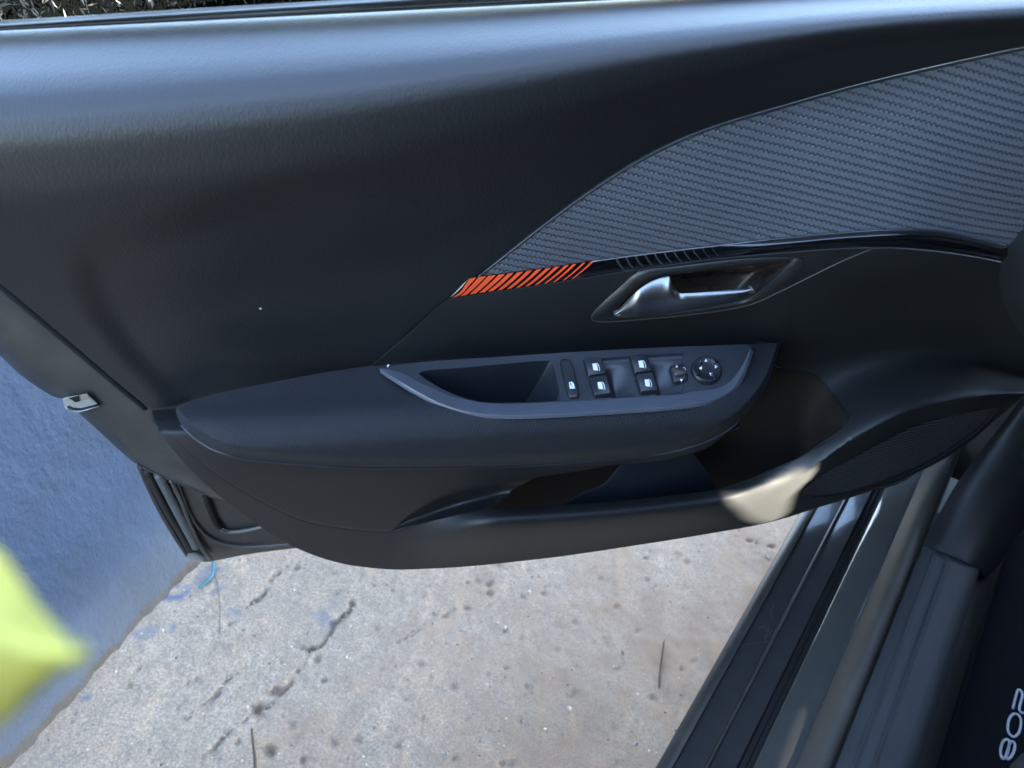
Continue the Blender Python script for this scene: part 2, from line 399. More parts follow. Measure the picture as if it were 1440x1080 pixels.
# ------------------------------------------------------------------ ground
GX0, GX1, GY0, GY1, GS = -1.15, 1.05, 0.02, 1.75, 0.0036
def vnoise(X, Y, cell, seed):
    rs = np.random.RandomState(seed); g = rs.rand(int((GX1-GX0)/cell)+8, int((GY1-GY0)/cell)+8)
    x = (X-GX0)/cell+2; y = (Y-GY0)/cell+2; i = np.floor(x).astype(int); j = np.floor(y).astype(int); fx = x-i; fy = y-j
    fx = fx*fx*(3-2*fx); fy = fy*fy*(3-2*fy)
    return (g[i, j]*(1-fx)+g[i+1, j]*fx)*(1-fy)+(g[i, j+1]*(1-fx)+g[i+1, j+1]*fx)*fy
def make_ground():
    nx = int((GX1-GX0)/GS)+1; ny = int((GY1-GY0)/GS)+1
    X, Y = np.meshgrid(np.linspace(GX0, GX1, nx), np.linspace(GY0, GY1, ny), indexing='ij')
    H = (vnoise(X, Y, .11, 1)-.5)*.005+(vnoise(X, Y, .035, 2)-.5)*.0018+(vnoise(X, Y, .012, 3)-.5)*.0013+(vnoise(X, Y, .0055, 4)-.5)*.0010
    dirt = np.zeros_like(X)
    def seg(pts, wmul, depth, seed):
        nonlocal H, dirt
        P = [G(*p) for p in pts]; P = [np.array((q.x, q.y)) for q in catmull_w(P, len(P)*7)]
        dmin = np.full(X.shape, 9.0); wloc = np.ones(X.shape)
        wob = (vnoise(X, Y, .012, seed)-.5)*.009+(vnoise(X, Y, .005, seed+3)-.5)*.003
        for a, b in zip(P[:-1], P[1:]):
            ab = b-a; L = max(1e-9, ab.dot(ab)); t = np.clip(((X-a[0])*ab[0]+(Y-a[1])*ab[1])/L, 0, 1)
            dmin = np.minimum(dmin, np.hypot(X-a[0]-t*ab[0], Y-a[1]-t*ab[1]))
        wid = wmul*.42*(0.05+2.0*np.clip(vnoise(X, Y, .03, seed+9)-.30, 0, 1))+.0016
        k = np.clip(1-np.abs(dmin+wob*(dmin < .05))/wid, 0, 1); k = k*k*(3-2*k)
        H = H-depth*k; dirt = np.maximum(dirt, k*.8)
    def pit(u, v, r, d):
        nonlocal H, dirt
        p = G(u, v); rr = np.hypot(X-p.x, Y-p.y)*(1+1.3*(vnoise(X, Y, .009, int(u*7+v))-.5))
        k = np.clip(1-rr/r, 0, 1); k = k*k*(3-2*k); H = H-d*k; dirt = np.maximum(dirt, np.clip(k*1.1, 0, 1)*.34*(.4+1.2*vnoise(X, Y, .006, int(u+v))))
    seg([(300, 892), (335, 868), (352, 850), (368, 838), (382, 815), (405, 795)], .007, .006, 11)
    seg([(345, 1010), (366, 990), (372, 996), (395, 972), (406, 964), (412, 951), (428, 934), (436, 914), (450, 908), (466, 884), (470, 876), (487, 862), (494, 848)], .011, .009, 21)
    seg([(290, 1065), (320, 1030), (345, 1012)], .006, .004, 31)
    seg([(262, 1010), (285, 990), (300, 982), (320, 955), (345, 938)], .006, .003, 41)
    seg([(1036, 742), (1050, 757), (1075, 768), (1098, 770), (1120, 772)], .006, .006, 51)
    seg([(560, 905), (600, 880), (640, 858)], .004, .002, 61)
    for u, v, r, d in [(387, 968, .011, .012), (362, 998, .012, .012), (425, 912, .007, .008), (445, 928, .010, .007), (378, 1054, .011, .009), (382, 1052, .008, .008),
                       (427, 1066, .008, .008), (410, 1020, .010, .005), (334, 1042, .006, .006), (455, 957, .006, .006), (263, 960, .006, .006), (275, 955, .010, .005), (415, 798, .006, .006),
                       (380, 815, .006, .007), (688, 822, .009, .008), (687, 834, .007, .007), (672, 818, .010, .004), (657, 856, .006, .005), (560, 1050, .008, .007), (605, 954, .004, .005),
                       (595, 1010, .006, .004), (735, 840, .008, .004), (637, 966, .010, .003), (454, 958, .004, .005), (810, 975, .012, .003), (1018, 850, .006, .003), (950, 780, .010, .002),
                       (700, 797, .010, .005), (505, 1040, .008, .004), (300, 1062, .007, .004), (470, 1045, .012, .004), (530, 885, .006, .003), (850, 905, .012, .002)]:
        pit(u, v, r, d)
    rs = np.random.RandomState(3)
    for _ in range(240):
        x = rs.uniform(-.75, .7); y = rs.uniform(.3, 1.35); r = rs.uniform(.0035, .008); i0 = int((x-GX0)/GS); j0 = int((y-GY0)/GS); w = 5
        sl_ = (slice(max(0, i0-w), i0+w), slice(max(0, j0-w), j0+w)); rr = np.hypot(X[sl_]-x, Y[sl_]-y); k = np.clip(1-rr/r, 0, 1)
        H[sl_] -= rs.uniform(.002, .006)*k; dirt[sl_] = np.maximum(dirt[sl_], k*rs.uniform(.1, .4))
    # blue paint splashes near the wall foot
    dist = (X-W0.x)*WN.x+(Y-W0.y)*WN.y
    pn = vnoise(X, Y, .03, 71)*.6+vnoise(X, Y, .011, 72)*.4
    blue = np.clip((pn-.70-np.clip(dist, 0, 9)*1.6)*7, 0, 1)*(dist > -.02)
    for u, v, r in [(327, 860, .014), (262, 826, .016), (290, 805, .02), (455, 870, .02), (200, 893, .02), (305, 830, .012)]:
        p = G(u, v); rr = np.hypot(X-p.x, Y-p.y)*(1+1.2*(vnoise(X, Y, .012, int(u))-.5)); blue = np.maximum(blue, np.clip(1.3-1.5*rr/r, 0, .5))
    q = (X-.1)*LEFT.x+(Y-.4)*LEFT.y
    brown = np.clip(.95-(q+.05)*1.15, 0, 1)*(.5+.7*vnoise(X, Y, .12, 81))*(.6+.6*vnoise(X, Y, .03, 82))
    V = [(float(a), float(b), float(c)) for a, b, c in zip(X.ravel(), Y.ravel(), H.ravel())]
    idx = np.arange(nx*ny).reshape(nx, ny)
    F = np.stack([idx[:-1, :-1], idx[1:, :-1], idx[1:, 1:], idx[:-1, 1:]], -1).reshape(-1, 4).tolist()
    me = bpy.data.meshes.new('ground'); me.from_pydata(V, [], F); me.update()
    me.polygons.foreach_set('use_smooth', [True]*len(me.polygons)); me.materials.append(M['concrete'])
    ca = me.color_attributes.new('dirt', 'FLOAT_COLOR', 'POINT'); arr = np.zeros((len(V), 4), np.float32); arr[:, 3] = 1
    arr[:nx*ny, 0] = dirt.ravel(); arr[:nx*ny, 1] = blue.ravel(); arr[:nx*ny, 2] = np.clip(brown, 0, 1).ravel()
    ca.data.foreach_set('color', arr.ravel())
    o = bpy.data.objects.new('ground', me); COL.objects.link(o); tag(o, 'weathered grey concrete ground with cracks and pits', None, None, 'structure'); return o
def catmull_w(P, n): return [Vector(tuple(float(c) for c in p)) for p in catmull([tuple(p) for p in P], n)]
make_ground()
S = 60.0
yard = build('low_bounce_ground', [(-S, -S, -.006), (S, -S, -.006), (S, S, -.006), (-S, S, -.006), (GX0, GY0, -.006), (GX1, GY0, -.006), (GX1, GY1, -.006), (GX0, GY1, -.006)],
             [(0, 1, 5, 4), (1, 2, 6, 5), (2, 3, 7, 6), (3, 0, 4, 7)], 'low_bounce_dark', smooth=False)  # added out of view, dark so less warm light reaches the door
yard['kind'] = 'structure'; yard['label'] = 'unseen outer ground around the concrete, made dark to cut warm bounce'

# ------------------------------------------------------------------ wall
def make_wall():
    mb = MB(); L0, L1 = -1.2, 3.4; nx, nz = 400, 130; Hh = 0.70
    rs = np.random.RandomState(5); ph = rs.rand(12)*6
    for i in range(nx+1):
        s = lerp(L0, L1, i/nx)
        for k in range(nz+1):
            z = lerp(-.02, Hh, k/nz)
            o = .0022*math.sin(s*9+ph[0]+z*4)+.0016*math.sin(s*23+z*17+ph[1])+.0012*math.sin(z*41-s*12+ph[2])
            if z < .03: o += .004*math.sin(s*57+ph[3])*math.sin(s*131+ph[4])*(1-z/.03)
            p = W0+WD*s+WN*o; mb.v.append(Vector((p.x, p.y, z))); mb.uv.append((s, z))
    for i in range(nx):
        for k in range(nz):
            a = i*(nz+1)+k; mb.f.append((a, a+1, a+nz+2, a+nz+1))
    b = len(mb.v)
    for s in (L0, L1):
        for z in (-.02, Hh):
            for dd in (0, -.18):
                p = W0+WD*s+WN*dd; mb.v.append(Vector((p.x, p.y, z+ (0.0 if dd else .0)))); mb.uv.append((s, z))
    # 0:L0 low front 1:L0 low back 2:L0 top front 3:L0 top back 4..7 same at L1
    mb.f += [(b+2, b+3, b+7, b+6), (b+1, b+5, b+7, b+3), (b, b+1, b+3, b+2), (b+4, b+6, b+7, b+5)]
    o = mb.go('painted_wall', 'wall_paint'); fix_normals(o)
    return tag(o, 'rough blue painted garden wall beside the open door', 'wall')
make_wall()

# ------------------------------------------------------------------ hedge behind the wall
t = NT('hedge_leaf'); co = t.obj(); n = t.noise(co, 70, 2); t.base(t.mix(n, (0.0005, 0.0008, 0.0011), (0.0035, 0.0045, 0.0055)), 0.38, 0.12)
hg = empty('clipped_hedge', W0+WD*.9-WN*.42, 'dark glossy hedge seen over the door at the upper left', 'hedge')
rs = random.Random(9); hv, hf = [], []
for i in range(60000):
    s_ = rs.uniform(-.1, 2.0); d_ = rs.uniform(-.02, .28); z_ = .72+.36*rs.random()**.7
    z_ = min(z_, .99+.03*math.sin(s_*11)+.03*math.sin(s_*37+1)+rs.uniform(-.05, .04))
    c_ = W0+WD*s_-WN*d_; c_ = Vector((c_.x, c_.y, z_))
    ax = Vector((rs.gauss(0, 1), rs.gauss(0, 1), rs.gauss(.9, .8))).normalized(); sd_ = ax.cross(Vector((rs.gauss(0, 1), rs.gauss(0, 1), rs.gauss(0, 1)))).normalized(); nn = ax.cross(sd_)
    L_, w_ = rs.uniform(.003, .008), rs.uniform(.0009, .0020); b_ = len(hv)
    hv += [c_-ax*L_, c_+sd_*w_+nn*.001, c_+ax*L_, c_-sd_*w_+nn*.001]; hf.append((b_, b_+1, b_+2, b_+3))
build('hedge_foliage', hv, hf, 'hedge_leaf', hg, smooth=False)
cs = [W0+WD*a_-WN*d_ for a_, d_ in ((-.5, .06), (2.4, .06), (2.4, .5), (-.5, .5))]
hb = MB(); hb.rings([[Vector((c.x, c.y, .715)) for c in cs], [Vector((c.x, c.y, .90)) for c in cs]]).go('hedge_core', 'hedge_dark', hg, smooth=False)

# ================================================================== the open car door
dz = D(700, 700, 0)
qref = G(1130, 902, .33)
car = empty('parked_car', (qref.x, qref.y, 0.1), 'dark grey parked car with its front door standing open', 'car')
# outer skin: the body of the door that carries all its trim
osT = lambda u: 60-.05*u
osB = pc((-60, 395), (60, 500), (200, 630), (345, 700), (430, 735), (560, 770), (760, 760), (1000, 725), (1150, 690), (1300, 640), (1400, 570))
door = MB().band(lin(-60, 1400, 60), osT, osB, lambda u, v: -.085-.03*math.sin(math.pi*min(1, (v-osT(u))/max(20, osB(u)-osT(u)))), 12).go('door', 'paint', car, face_cam=True, solid=.002)
tag(door, 'open front door with black trim, ribbed insert and orange striped accent')

vbelt = lambda u: 43-.050*u
KU = pc((-80, 1), (0, 1), (400, 1.1), (700, 1.4), (1000, 2.1), (1300, 3.0), (1540, 3.2))
PU = pc((0, -.034), (40, .011), (70, .037), (98, .053), (130, .0625), (170, .0665), (220, .0645), (285, .053), (360, .036), (440, .020), (570, .009), (700, .006))
uL = pc((330, 98), (380, 103), (420, 115), (460, 138), (520, 188), (560, 232), (600, 275)); vT = pc((0, 365), (100, 335), (200, 300), (400, 245), (600, 215), (800, 200))
def nU(u, v):
    d = max(0, v-vbelt(u))
    n = PU(min(690, d*KU(u)))
    s = ss(-14, 44, u-uL(v))*ss(-10, 60, v-vT(u))*(1-ss(420, 800, u))
    return n-.0075*s
vUb = pc((-80, 332), (0, 398), (100, 482), (195, 562), (214, 576), (232, 573), (262, 565), (380, 538), (480, 521), (521, 513), (580, 461), (637, 412), (680, 380), (760, 317), (830, 266), (900, 222), (950, 197), (1000, 177), (1100, 147), (1200, 119), (1300, 95), (1440, 65), (1540, 48))
us = sorted(set(lin(-80, 1540, 220)+lin(180, 270, 24)))
mb = MB().band(us, vbelt, vUb, nU, 90)
upper = mb.go('upper_trim', 'leather', door, face_cam=True, solid=.004, bevel=.0016)

# ribbed insert
nS = pc((632, .010), (835, .018), (1010, .034), (1200, .060), (1300, .070), (1440, .074))
sT = pc((632, 418), (645, 406), (662, 391), (700, 386), (760, 378), (835, 367), (900, 358), (1010, 345), (1100, 335), (1200, 326), (1260, 323), (1300, 323.5), (1350, 330), (1400, 341), (1440, 352))
sB = pc((632, 419), (700, 409), (760, 400.5), (835, 388), (900, 378), (1010, 363), (1100, 355), (1200, 348.5), (1250, 348), (1300, 351), (1350, 357), (1405, 367), (1440, 375))
def nC(u, v):
    a, b = vUb(u)+3, sT(u); w = min(1, max(0, (v-a)/max(1, b-a)))
    return lerp(nU(u, a)+.0005, nS(u)-.0005, w)+.004*math.sin(math.pi*w)*ss(700, 1100, u)
cR = lambda u: 1
mb = MB().band(lin(672, 1500, 150), lambda u: vUb(u)+3.0, lambda u: max(vUb(u)+3.4, min(sT(u)-1.0, sT(u)-1.0)), nC, 50)
ins = mb.go('ribbed_insert', 'carbon', door, face_cam=True, solid=.003, bevel=.0012)
tag(ins, 'dark ribbed carbon look insert panel')
# smooth bead along the insert's upper edge
pts = [D(u, vUb(u)+3.6, nC(u, vUb(u)+3.6)+.0004) for u in lin(676, 1500, 90)]
MB().tube(pts, .0011, 6).go('insert_bead', 'bezel', ins)

# gloss strip with stripes
def nG(u, v):
    a, b = sT(u), sB(u); w = min(1, max(0, (v-a)/max(.5, b-a))); return nS(u)+(.0008+.0082*ss(980, 1150, u))*math.sin(math.pi*w)**.7
mb = MB().band(lin(633, 1417, 170), sT, sB, nG, 12)
strip = mb.go('gloss_strip', 'piano_black', door, face_cam=True)
tag(strip, 'glossy black curved trim strip')
stripes = [(240, 300, 75, 135), (320, 385, 160, 215), (400, 465, 240, 295), (487, 542, 320, 370), (565, 617, 395, 440), (645, 697, 475, 516), (725, 773, 555, 591), (805, 851, 635, 667),
           (885, 930, 710, 741), (960, 1003, 790, 816), (1045, 1082, 868, 891), (1110, 1145, 945, 967), (1195, 1222, 1025, 1043), (1265, 1293, 1100, 1116)]
for (ta, tb, ba, bb) in stripes:
    mb = MB(); rows = []
    K = 10
    for k in range(K+1):
        w = k/K; cur = w+.10*math.sin(math.pi*w)*0
        e = 1-(1-w)**1.0
        ua = lerp(ta, ba, w)/6+620+1.3*math.sin(math.pi*w); ub = lerp(tb, bb, w)/6+620+1.3*math.sin(math.pi*w)
        for u in (ua, (ua+ub)/2, ub):
            uc = max(632.5, u); v = lerp(sT(uc), sB(uc), .02+.95*w); p = D(u, v, nG(uc, v)+.00025)
            mb.v.append(p); mb.uv.append((p.x, p.z))
    for k in range(K):
        for j in range(2):
            a = k*3+j; mb.f.append((a, a+1, a+4, a+3))
    mb.go('orange_stripe', 'orange', strip, face_cam=True, smooth=False)
for i in range(11):
    ut = 1001-13.4*i; wd = .30+.14*i
    mb = MB(); K = 8
    for k in range(K+1):
        w = k/K; uc = ut+11.5*w-1.5*math.sin(math.pi*w)
        for u in (uc-wd, uc+wd):
            v = lerp(sT(u), sB(u), .02+.93*w); p = D(u, v, nG(u, v)+.0003); mb.v.append(p); mb.uv.append((p.x, p.z))
    for k in range(K): a = k*2; mb.f.append((a, a+1, a+3, a+2))
    mb.go('accent_line', 'accent_grey' if i < 7 else 'icon_dim', strip, face_cam=True, solid=.0002)
# thin bright lip above the strip
MB().tube([D(u, sT(u)+.6, nS(u)+.0002) for u in lin(832, 1414, 60)], .0006, 6).go('strip_edge', 'satin_metal', strip)

# middle trim + front end of the door (swoop), one depth function for both
v1f = pc((500, 506), (900, 492), (1040, 492), (1100, 520), (1153, 513), (1278, 490), (1352, 495), (1440, 532), (1520, 570))
v2f = pc((900, 735), (1060, 700), (1130, 668), (1160, 645), (1200, 617), (1300, 571), (1440, 553), (1520, 600))
vEnd = pc((545, 801), (560, 801), (620, 799), (760, 786), (900, 766), (1000, 750), (1080, 735), (1150, 714), (1220, 692), (1300, 660), (1350, 632), (1400, 591), (1440, 556), (1500, 490))
n2f = pc((900, .086), (1060, .088), (1200, .088), (1300, .078), (1440, .050), (1520, .03))
def nR(u, v):
    v0 = sB(max(632, u)); v1 = max(v0+20, v1f(u)); v2 = max(v1+6, v2f(u)); ve = max(v2+12, vEnd(u))
    n0 = nS(max(632, u))-.003; n1 = min(.005, n0); n2 = n2f(u)
    if u < 1000: n2 = .086
    if v <= v1:
        w = ss(0, 1, (v-v0)/(v1-v0)); return lerp(n0, n1, w)
    if v <= v2:
        w = (v-v1)/(v2-v1); e = w*w*(1.9-.9*w)*.35+.65*ss(0, 1, w)*.55+.65*.45*w
        return lerp(n1, n2, e)
    w = (v-v2)/(ve-v2); return n2-.006*w-.022*w*w
vMt = pc((524, 514), (580, 466), (632, 421), (700, 410.5), (760, 402), (835, 389.5), (900, 379.5), (1010, 364.5), (1100, 356.5), (1200, 350), (1250, 349.5), (1300, 352.5), (1350, 358.5), (1405, 368.5), (1440, 376.5))
# hole for the release handle
hT = pc((866, 437), (880, 421), (900, 404), (925, 390), (960, 384), (1010, 378), (1060, 372), (1111, 366))
hB = pc((866, 442), (885, 444), (920, 442), (960, 437), (1000, 431), (1040, 424), (1058, 415), (1080, 396), (1111, 368))
def open_h(u): return 866 <= u <= 1111
hTc = lambda u: hT(u) if open_h(u) else (lerp(vMt(u), vMb(u), .55))
hBc = lambda u: hB(u) if open_h(u) else hTc(u)+.01
_vMb = pc((524, 524), (700, 525), (1040, 510), (1096, 512), (1104, 521), (1118, 521), (1135, 523.5), (1150, 531), (1163, 544), (1177, 563), (1188, 578), (1193, 588), (1200, 592), (1250, 582), (1340, 565), (1440, 545), (1500, 535))
vMb = lambda u: max(_vMb(u), vMt(u)+4)
URT = lin(1193, 1460, 60)
us = sorted(set(lin(524, 1092, 110)+lin(864, 1113, 90)+[865.9, 866, 1111, 1111.1]+lin(1096, 1193, 50)+URT))
def nM(u, v): return nR(u, v)
mb = MB().band(us, vMt, hTc, nM, 16).band(us, hBc, vMb, nM, 34).band(us, hTc, hBc, nM, 3, skip=lambda a, b: a >= 866 and b <= 1111 or b <= 866 or a >= 1111)
midmb = mb; mid = None
# seam lines round the handle bezel
seam = [(900, 380.5), (870, 406), (847, 427), (833, 442), (833, 449.5), (842, 452.5), (860, 452.5), (909, 449), (976, 442), (1031, 434), (1062, 426), (1095, 411), (1140, 389), (1185, 367), (1226, 350)]
sp_ = catmull(seam, 120)
MB().tube([D(p[0], p[1], nM(p[0], p[1])+.0001) for p in sp_], .00035, 5).go('bezel_seam', 'seal_grey', door)
# satin surround of the release handle
ol_ = [tuple(p) for p in catmull([(900, 381.5), (870, 406), (847, 427), (834.5, 442), (834.5, 449), (845, 452), (909, 448.5), (976, 441.5), (1031, 433.5), (1062, 425.5), (1095, 408), (1122, 387), (1134, 372), (1122, 362), (1060, 362.5), (1010, 367), (950, 374.5)], 160, True)]
il_ = [(u, hT(u)) for u in lin(866, 1111, 70)]+[(u, hB(u)) for u in lin(1111, 866, 70)][1:-1]
def rad(poly, c, a):
    dx_, dy_ = math.cos(a), math.sin(a); best = 1e9
    for i in range(len(poly)):
        (x1, y1), (x2, y2) = poly[i-1], poly[i]; ex, ey = x2-x1, y2-y1; den = dx_*ey-dy_*ex
        if abs(den) < 1e-9: continue
        t_ = ((x1-c[0])*ey-(y1-c[1])*ex)/den; w_ = ((x1-c[0])*dy_-(y1-c[1])*dx_)/den
        if t_ > 0 and -1e-6 <= w_ <= 1+1e-6: best = min(best, t_)
    return best
hc = (985, 407); angs = []
for u, v in il_+ol_[::2]: angs.append(math.atan2(v-hc[1], u-hc[0]))
angs = sorted(set(round(a, 4) for a in angs)); rg = [[], [], [], []]
for a in angs:
    ro, ri = rad(ol_, hc, a), rad(il_, hc, a)
    ro = max(ro, ri+1)
    for k, (f_, h_) in enumerate(((0.0, .0000), (.07, .0011), (.80, .0011), (1.0, -.0012))):
        rr_ = lerp(ro, ri, f_); u, v = hc[0]+rr_*math.cos(a), hc[1]+rr_*math.sin(a); rg[k].append(D(u, v, nM(u, v)+h_))
MB().rings(rg, False, False).go('handle_bezel', 'satin_dark', door, face_cam=True)
# handle bowl
loop = [(u, hT(u)) for u in lin(866, 1111, 60)]+[(u, hB(u)) for u in lin(1111, 866, 60)][1:-1]
cx, cy = 985, 404
rings = []
for k in range(9):
    w = k/8; sc = 1-.42*w**1.7; dp = .030*math.sin(w*math.pi/2)**1.1
    rings.append([D(cx+(u-cx)*sc, cy+(v-cy)*sc, nM(u, v)*(1-w)+.014*w-dp) for u, v in loop])
mb = MB().rings(rings); bowl = mb.go('handle_recess', 'gloss_dark', door, face_cam=True)
# lever
lT = pc((864, 441), (880, 424), (900, 405.5), (920, 393.5), (934, 389), (941, 388.5), (946, 397), (951, 407), (958, 412), (1000, 409.5), (1040, 406), (1059, 404))
lB = pc((864, 445), (880, 446), (920, 441.5), (960, 437), (1000, 430.5), (1040, 421.5), (1052, 414), (1059, 406.5))
def nLv(u, v):
    a, b = lT(u), lB(u); w = min(1, max(0, (v-a)/max(.5, b-a)))
    return nS(u)-.002+lerp(.000, .0065, ss(864, 900, u))+.0055*math.sin(math.pi*(.12+.80*w))-(.006*(1-w)**2)*(1-ss(930, 965, u))*ss(885, 935, u)
mb = MB().band(lin(864, 1059, 110), lT, lB, nLv, 24)
mb.go('handle_lever', 'satin_metal', door, face_cam=True, solid=.004)

# ---------------------------------------------------------------- lower trim with pocket
FV = pc((560, .004), (575, .012), (592, .045), (612, .061), (650, .063), (700, .056), (748, .046), (800, .034), (830, .026))
def nLow(u, v): return FV(v)
vA = pc((214, 580), (230, 600), (250, 622), (340, 690), (450, 738), (545, 748), (575, 724), (600, 708), (640, 691), (700, 680), (750, 672), (830, 660), (900, 645), (960, 630), (1000, 615), (1040, 600))
vC = pc((214, 580.5), (230, 600.5), (250, 622.5), (340, 690.5), (450, 738.5), (545, 748.5), (620, 730), (680, 717), (760, 712), (850, 706), (940, 697), (1010, 688), (1060, 672), (1130, 640), (1180, 607), (1193, 589.5), (1200, 594), (1250, 584), (1340, 566), (1440, 546), (1500, 500))
vE = pc((214, 582), (230, 614), (340, 722), (420, 772), (460, 787), (500, 796), (560, 801), (620, 799), (760, 786), (900, 766), (1000, 750), (1080, 735), (1150, 714), (1220, 692), (1300, 660), (1350, 632), (1400, 591), (1440, 556), (1500, 510))
def nLip(u, v):
    if u >= 1130: return nR(u, v)
    a, b = vC(u), vE(u); d = v-a
    base = .072+.016*math.sin(min(1, max(0, d/24))*math.pi/2)
    n = base-.040*ss(.25, 1.15, d/max(10, b-a))
    return lerp(n, nR(u, v), ss(1030, 1130, u))
def nCc(u, v): return lerp(nLow(u, v), nLip(u, v), ss(545, 700, u))
vAt = pc((214, 577), (232, 574), (250, 572), (300, 575), (420, 585), (520, 600), (700, 612), (900, 600), (1040, 560))
usA = sorted(set(lin(214, 1040, 120)+lin(214, 300, 30)))
mbA = MB().band(usA, vAt, vA, lambda u, v: nLow(u, v)-.018*ss(900, 1040, u)*0, 30)
usC = sorted(set(lin(214, 1110, 130)+lin(214, 300, 30)+lin(1110, 1193, 40)+URT))
_vC = vC
vC = lambda u: vMb(u) if u >= 1193 else _vC(u)
mbA.band(usC, vC, vE, nCc, 36)
topc = [(545, 748, nLow(545, 748)), (575, 724, nLow(575, 724)), (600, 708, nLow(600, 708)), (640, 691, nLow(640, 691)), (700, 680, nLow(700, 680)), (750, 672, nLow(750, 672))]
botc = [(545, 748.5, nCc(545, 748.5)), (580, 740, nCc(580, 740)), (620, 730, nCc(620, 730)), (650, 723, nCc(650, 723)), (680, 717, nCc(680, 717))]
midc = [(545, 748.2, nLow(545, 748)), (570, 733, nLow(580, 735)-.006), (605, 721, nLow(605, 721)-.010), (645, 708, nLow(645, 708)-.012), (690, 697, nLow(690, 697)-.010), (714, 694, nLow(700, 694)-.004)]
mbA.loft([topc, midc, botc], 40, 14)
off_ = len(mbA.v)
mbA.v += midmb.v; mbA.uv += midmb.uv; mbA.f += [tuple(i+off_ for i in f) for f in midmb.f]
low = mbA.go('lower_trim', 'trim_black', door, face_cam=True)
bm = bmesh.new(); bm.from_mesh(low.data); bmesh.ops.remove_doubles(bm, verts=bm.verts, dist=.00025); bm.to_mesh(low.data); bm.free()
md = low.modifiers.new('solid', 'SOLIDIFY'); md.thickness = .0035; md.offset = -1
md = low.modifiers.new('bevel', 'BEVEL'); md.width = .0012; md.segments = 2; md.limit_method = 'ANGLE'; md.angle_limit = math.radians(50)

# pocket liner and divider
def nPk(u, v):
    return lerp(-.004, nR(min(1193, max(1100, u)), min(v, 600))-.003, ss(1085, 1196, u)*ss(740, 560, v) if False else ss(1120, 1197, u)*.96) - .010*ss(640, 720, v)*(1-ss(1120, 1197, u))
plT = pc((640, 600), (900, 560), (1060, 505), (1104, 519), (1135, 522), (1150, 529.5), (1177, 561), (1193, 586))
plB = pc((640, 735), (700, 728), (860, 718), (1010, 700), (1060, 684), (1130, 650), (1180, 613), (1194, 591))
MB().band(lin(640, 1193.5, 90), plT, plB, nPk, 24).go('pocket_liner', 'liner', door, face_cam=True, solid=.002)
rim = [(1098, 521), (1118, 520.5), (1135, 523), (1150, 530.5), (1163, 543.5), (1177, 562.5), (1188, 578), (1193.5, 589), (1180, 607.5), (1155, 624), (1130, 641), (1090, 659), (1055, 674), (1010, 689)]
MB().tube([D(p[0], p[1], nR(p[0], p[1])-.0006 if p[0] > 1100 else nCc(p[0], p[1])-.001) for p in catmull(rim, 90)], .0011, 6).go('pocket_seam', 'deep_black', door)
dv_t = pc((790, 712), (815, 697), (839, 687), (852, 680), (864, 666), (876, 654), (920, 643), (966, 632), (978, 642), (990, 657), (1000, 674), (1009, 694))
dv_b = pc((745, 718), (860, 716), (1009, 698))
dvn = lambda u, v: .036+.010*math.sin((u-745)/264*math.pi)+.00012*(v-650)
dv = MB().band(lin(790, 1009, 70), dv_t, dv_b, dvn, 10).go('pocket_divider', 'divider', door, face_cam=True, solid=.003, bevel=.0015)
# speaker grille
gT = pc((1128, 691), (1150, 672), (1200, 644), (1250, 617), (1280, 602), (1310, 592), (1350, 582), (1404, 572))
gB = pc((1128, 694), (1150, 695), (1200, 688), (1250, 671), (1300, 650), (1330, 632), (1370, 604), (1390, 587), (1404, 573))
MB().band(lin(1129, 1403, 80), gT, gB, lambda u, v: nCc(u, v)+.0012-.0035*math.sin(math.pi*min(1, max(0, (v-gT(u))/max(1, gB(u)-gT(u)))))*.2, 24).go('speaker_grille', 'grille', door, face_cam=True)
MB().tube([D(p[0], p[1], nCc(p[0], p[1])+.0012) for p in catmull([(1215, 690), (1245, 684), (1268, 676), (1290, 664)], 24)], lambda t: .0018*math.sin(math.pi*(.08+.84*t)), 8).go('grille_rib', 'trim_black', door)
MB().tube([D(p[0], p[1], nCc(p[0], p[1])+.0006) for p in catmull([(1140, 699), (1190, 694), (1240, 681), (1290, 660), (1335, 634), (1375, 605), (1404, 576)], 50)], .0010, 6).go('grille_frame', 'deep_black', door)

# ---------------------------------------------------------------- arm rest
bT = pc((534, 517), (560, 513.5), (600, 508.5), (700, 502), (800, 495.5), (900, 490), (1000, 486), (1046, 484.8), (1056, 488))
bB = pc((534, 518), (545, 526), (560, 535), (590, 552.5), (620, 567.5), (650, 577), (680, 582), (720, 583.8), (780, 582), (850, 578), (950, 571), (990, 565.5), (1015, 557.5), (1030, 547), (1040, 533), (1048, 515), (1056, 490))
_bI = pc((534, 517.4), (560, 522), (590, 537), (620, 551), (650, 560.5), (680, 565.5), (720, 566.5), (780, 565), (850, 561), (950, 553.5), (985, 549), (1005, 546.5), (1018, 542), (1028, 535), (1038, 523), (1047, 508), (1056, 489.5))
bI = lambda u: max(bT(u)+.3, min(bB(u)-.3, _bI(u)))
def nB(u, v):
    w = (v-502.5+(u-700)*.056)
    n = .0330+.00068*w                          # flat plate, tipped towards the seat
    i = bI(u)
    if v > i: n += .00038*(v-i)
    return n+.0035
cT = pc((589, 524.5), (594, 522), (602, 520.8), (650, 517), (700, 512.5), (760, 507.5), (772, 507), (788, 560))
cB = pc((589, 526), (600, 534), (620, 546), (640, 555), (660, 561.5), (680, 565.5), (700, 566.5), (740, 566), (788, 563.5))
cTr = lambda u: cT(u) if u < 772 else lerp(507, 562.5, ((u-772)/16)**2.2)
wT = pc((820, 506.5), (880, 501.5), (962, 496.5)); wB = pc((820, 508), (836, 561.5), (880, 558.5), (966, 552.5))
wBr = lambda u: lerp(507.5, 561.5, min(1, (u-820)/16)) if u < 836 else wB(u)
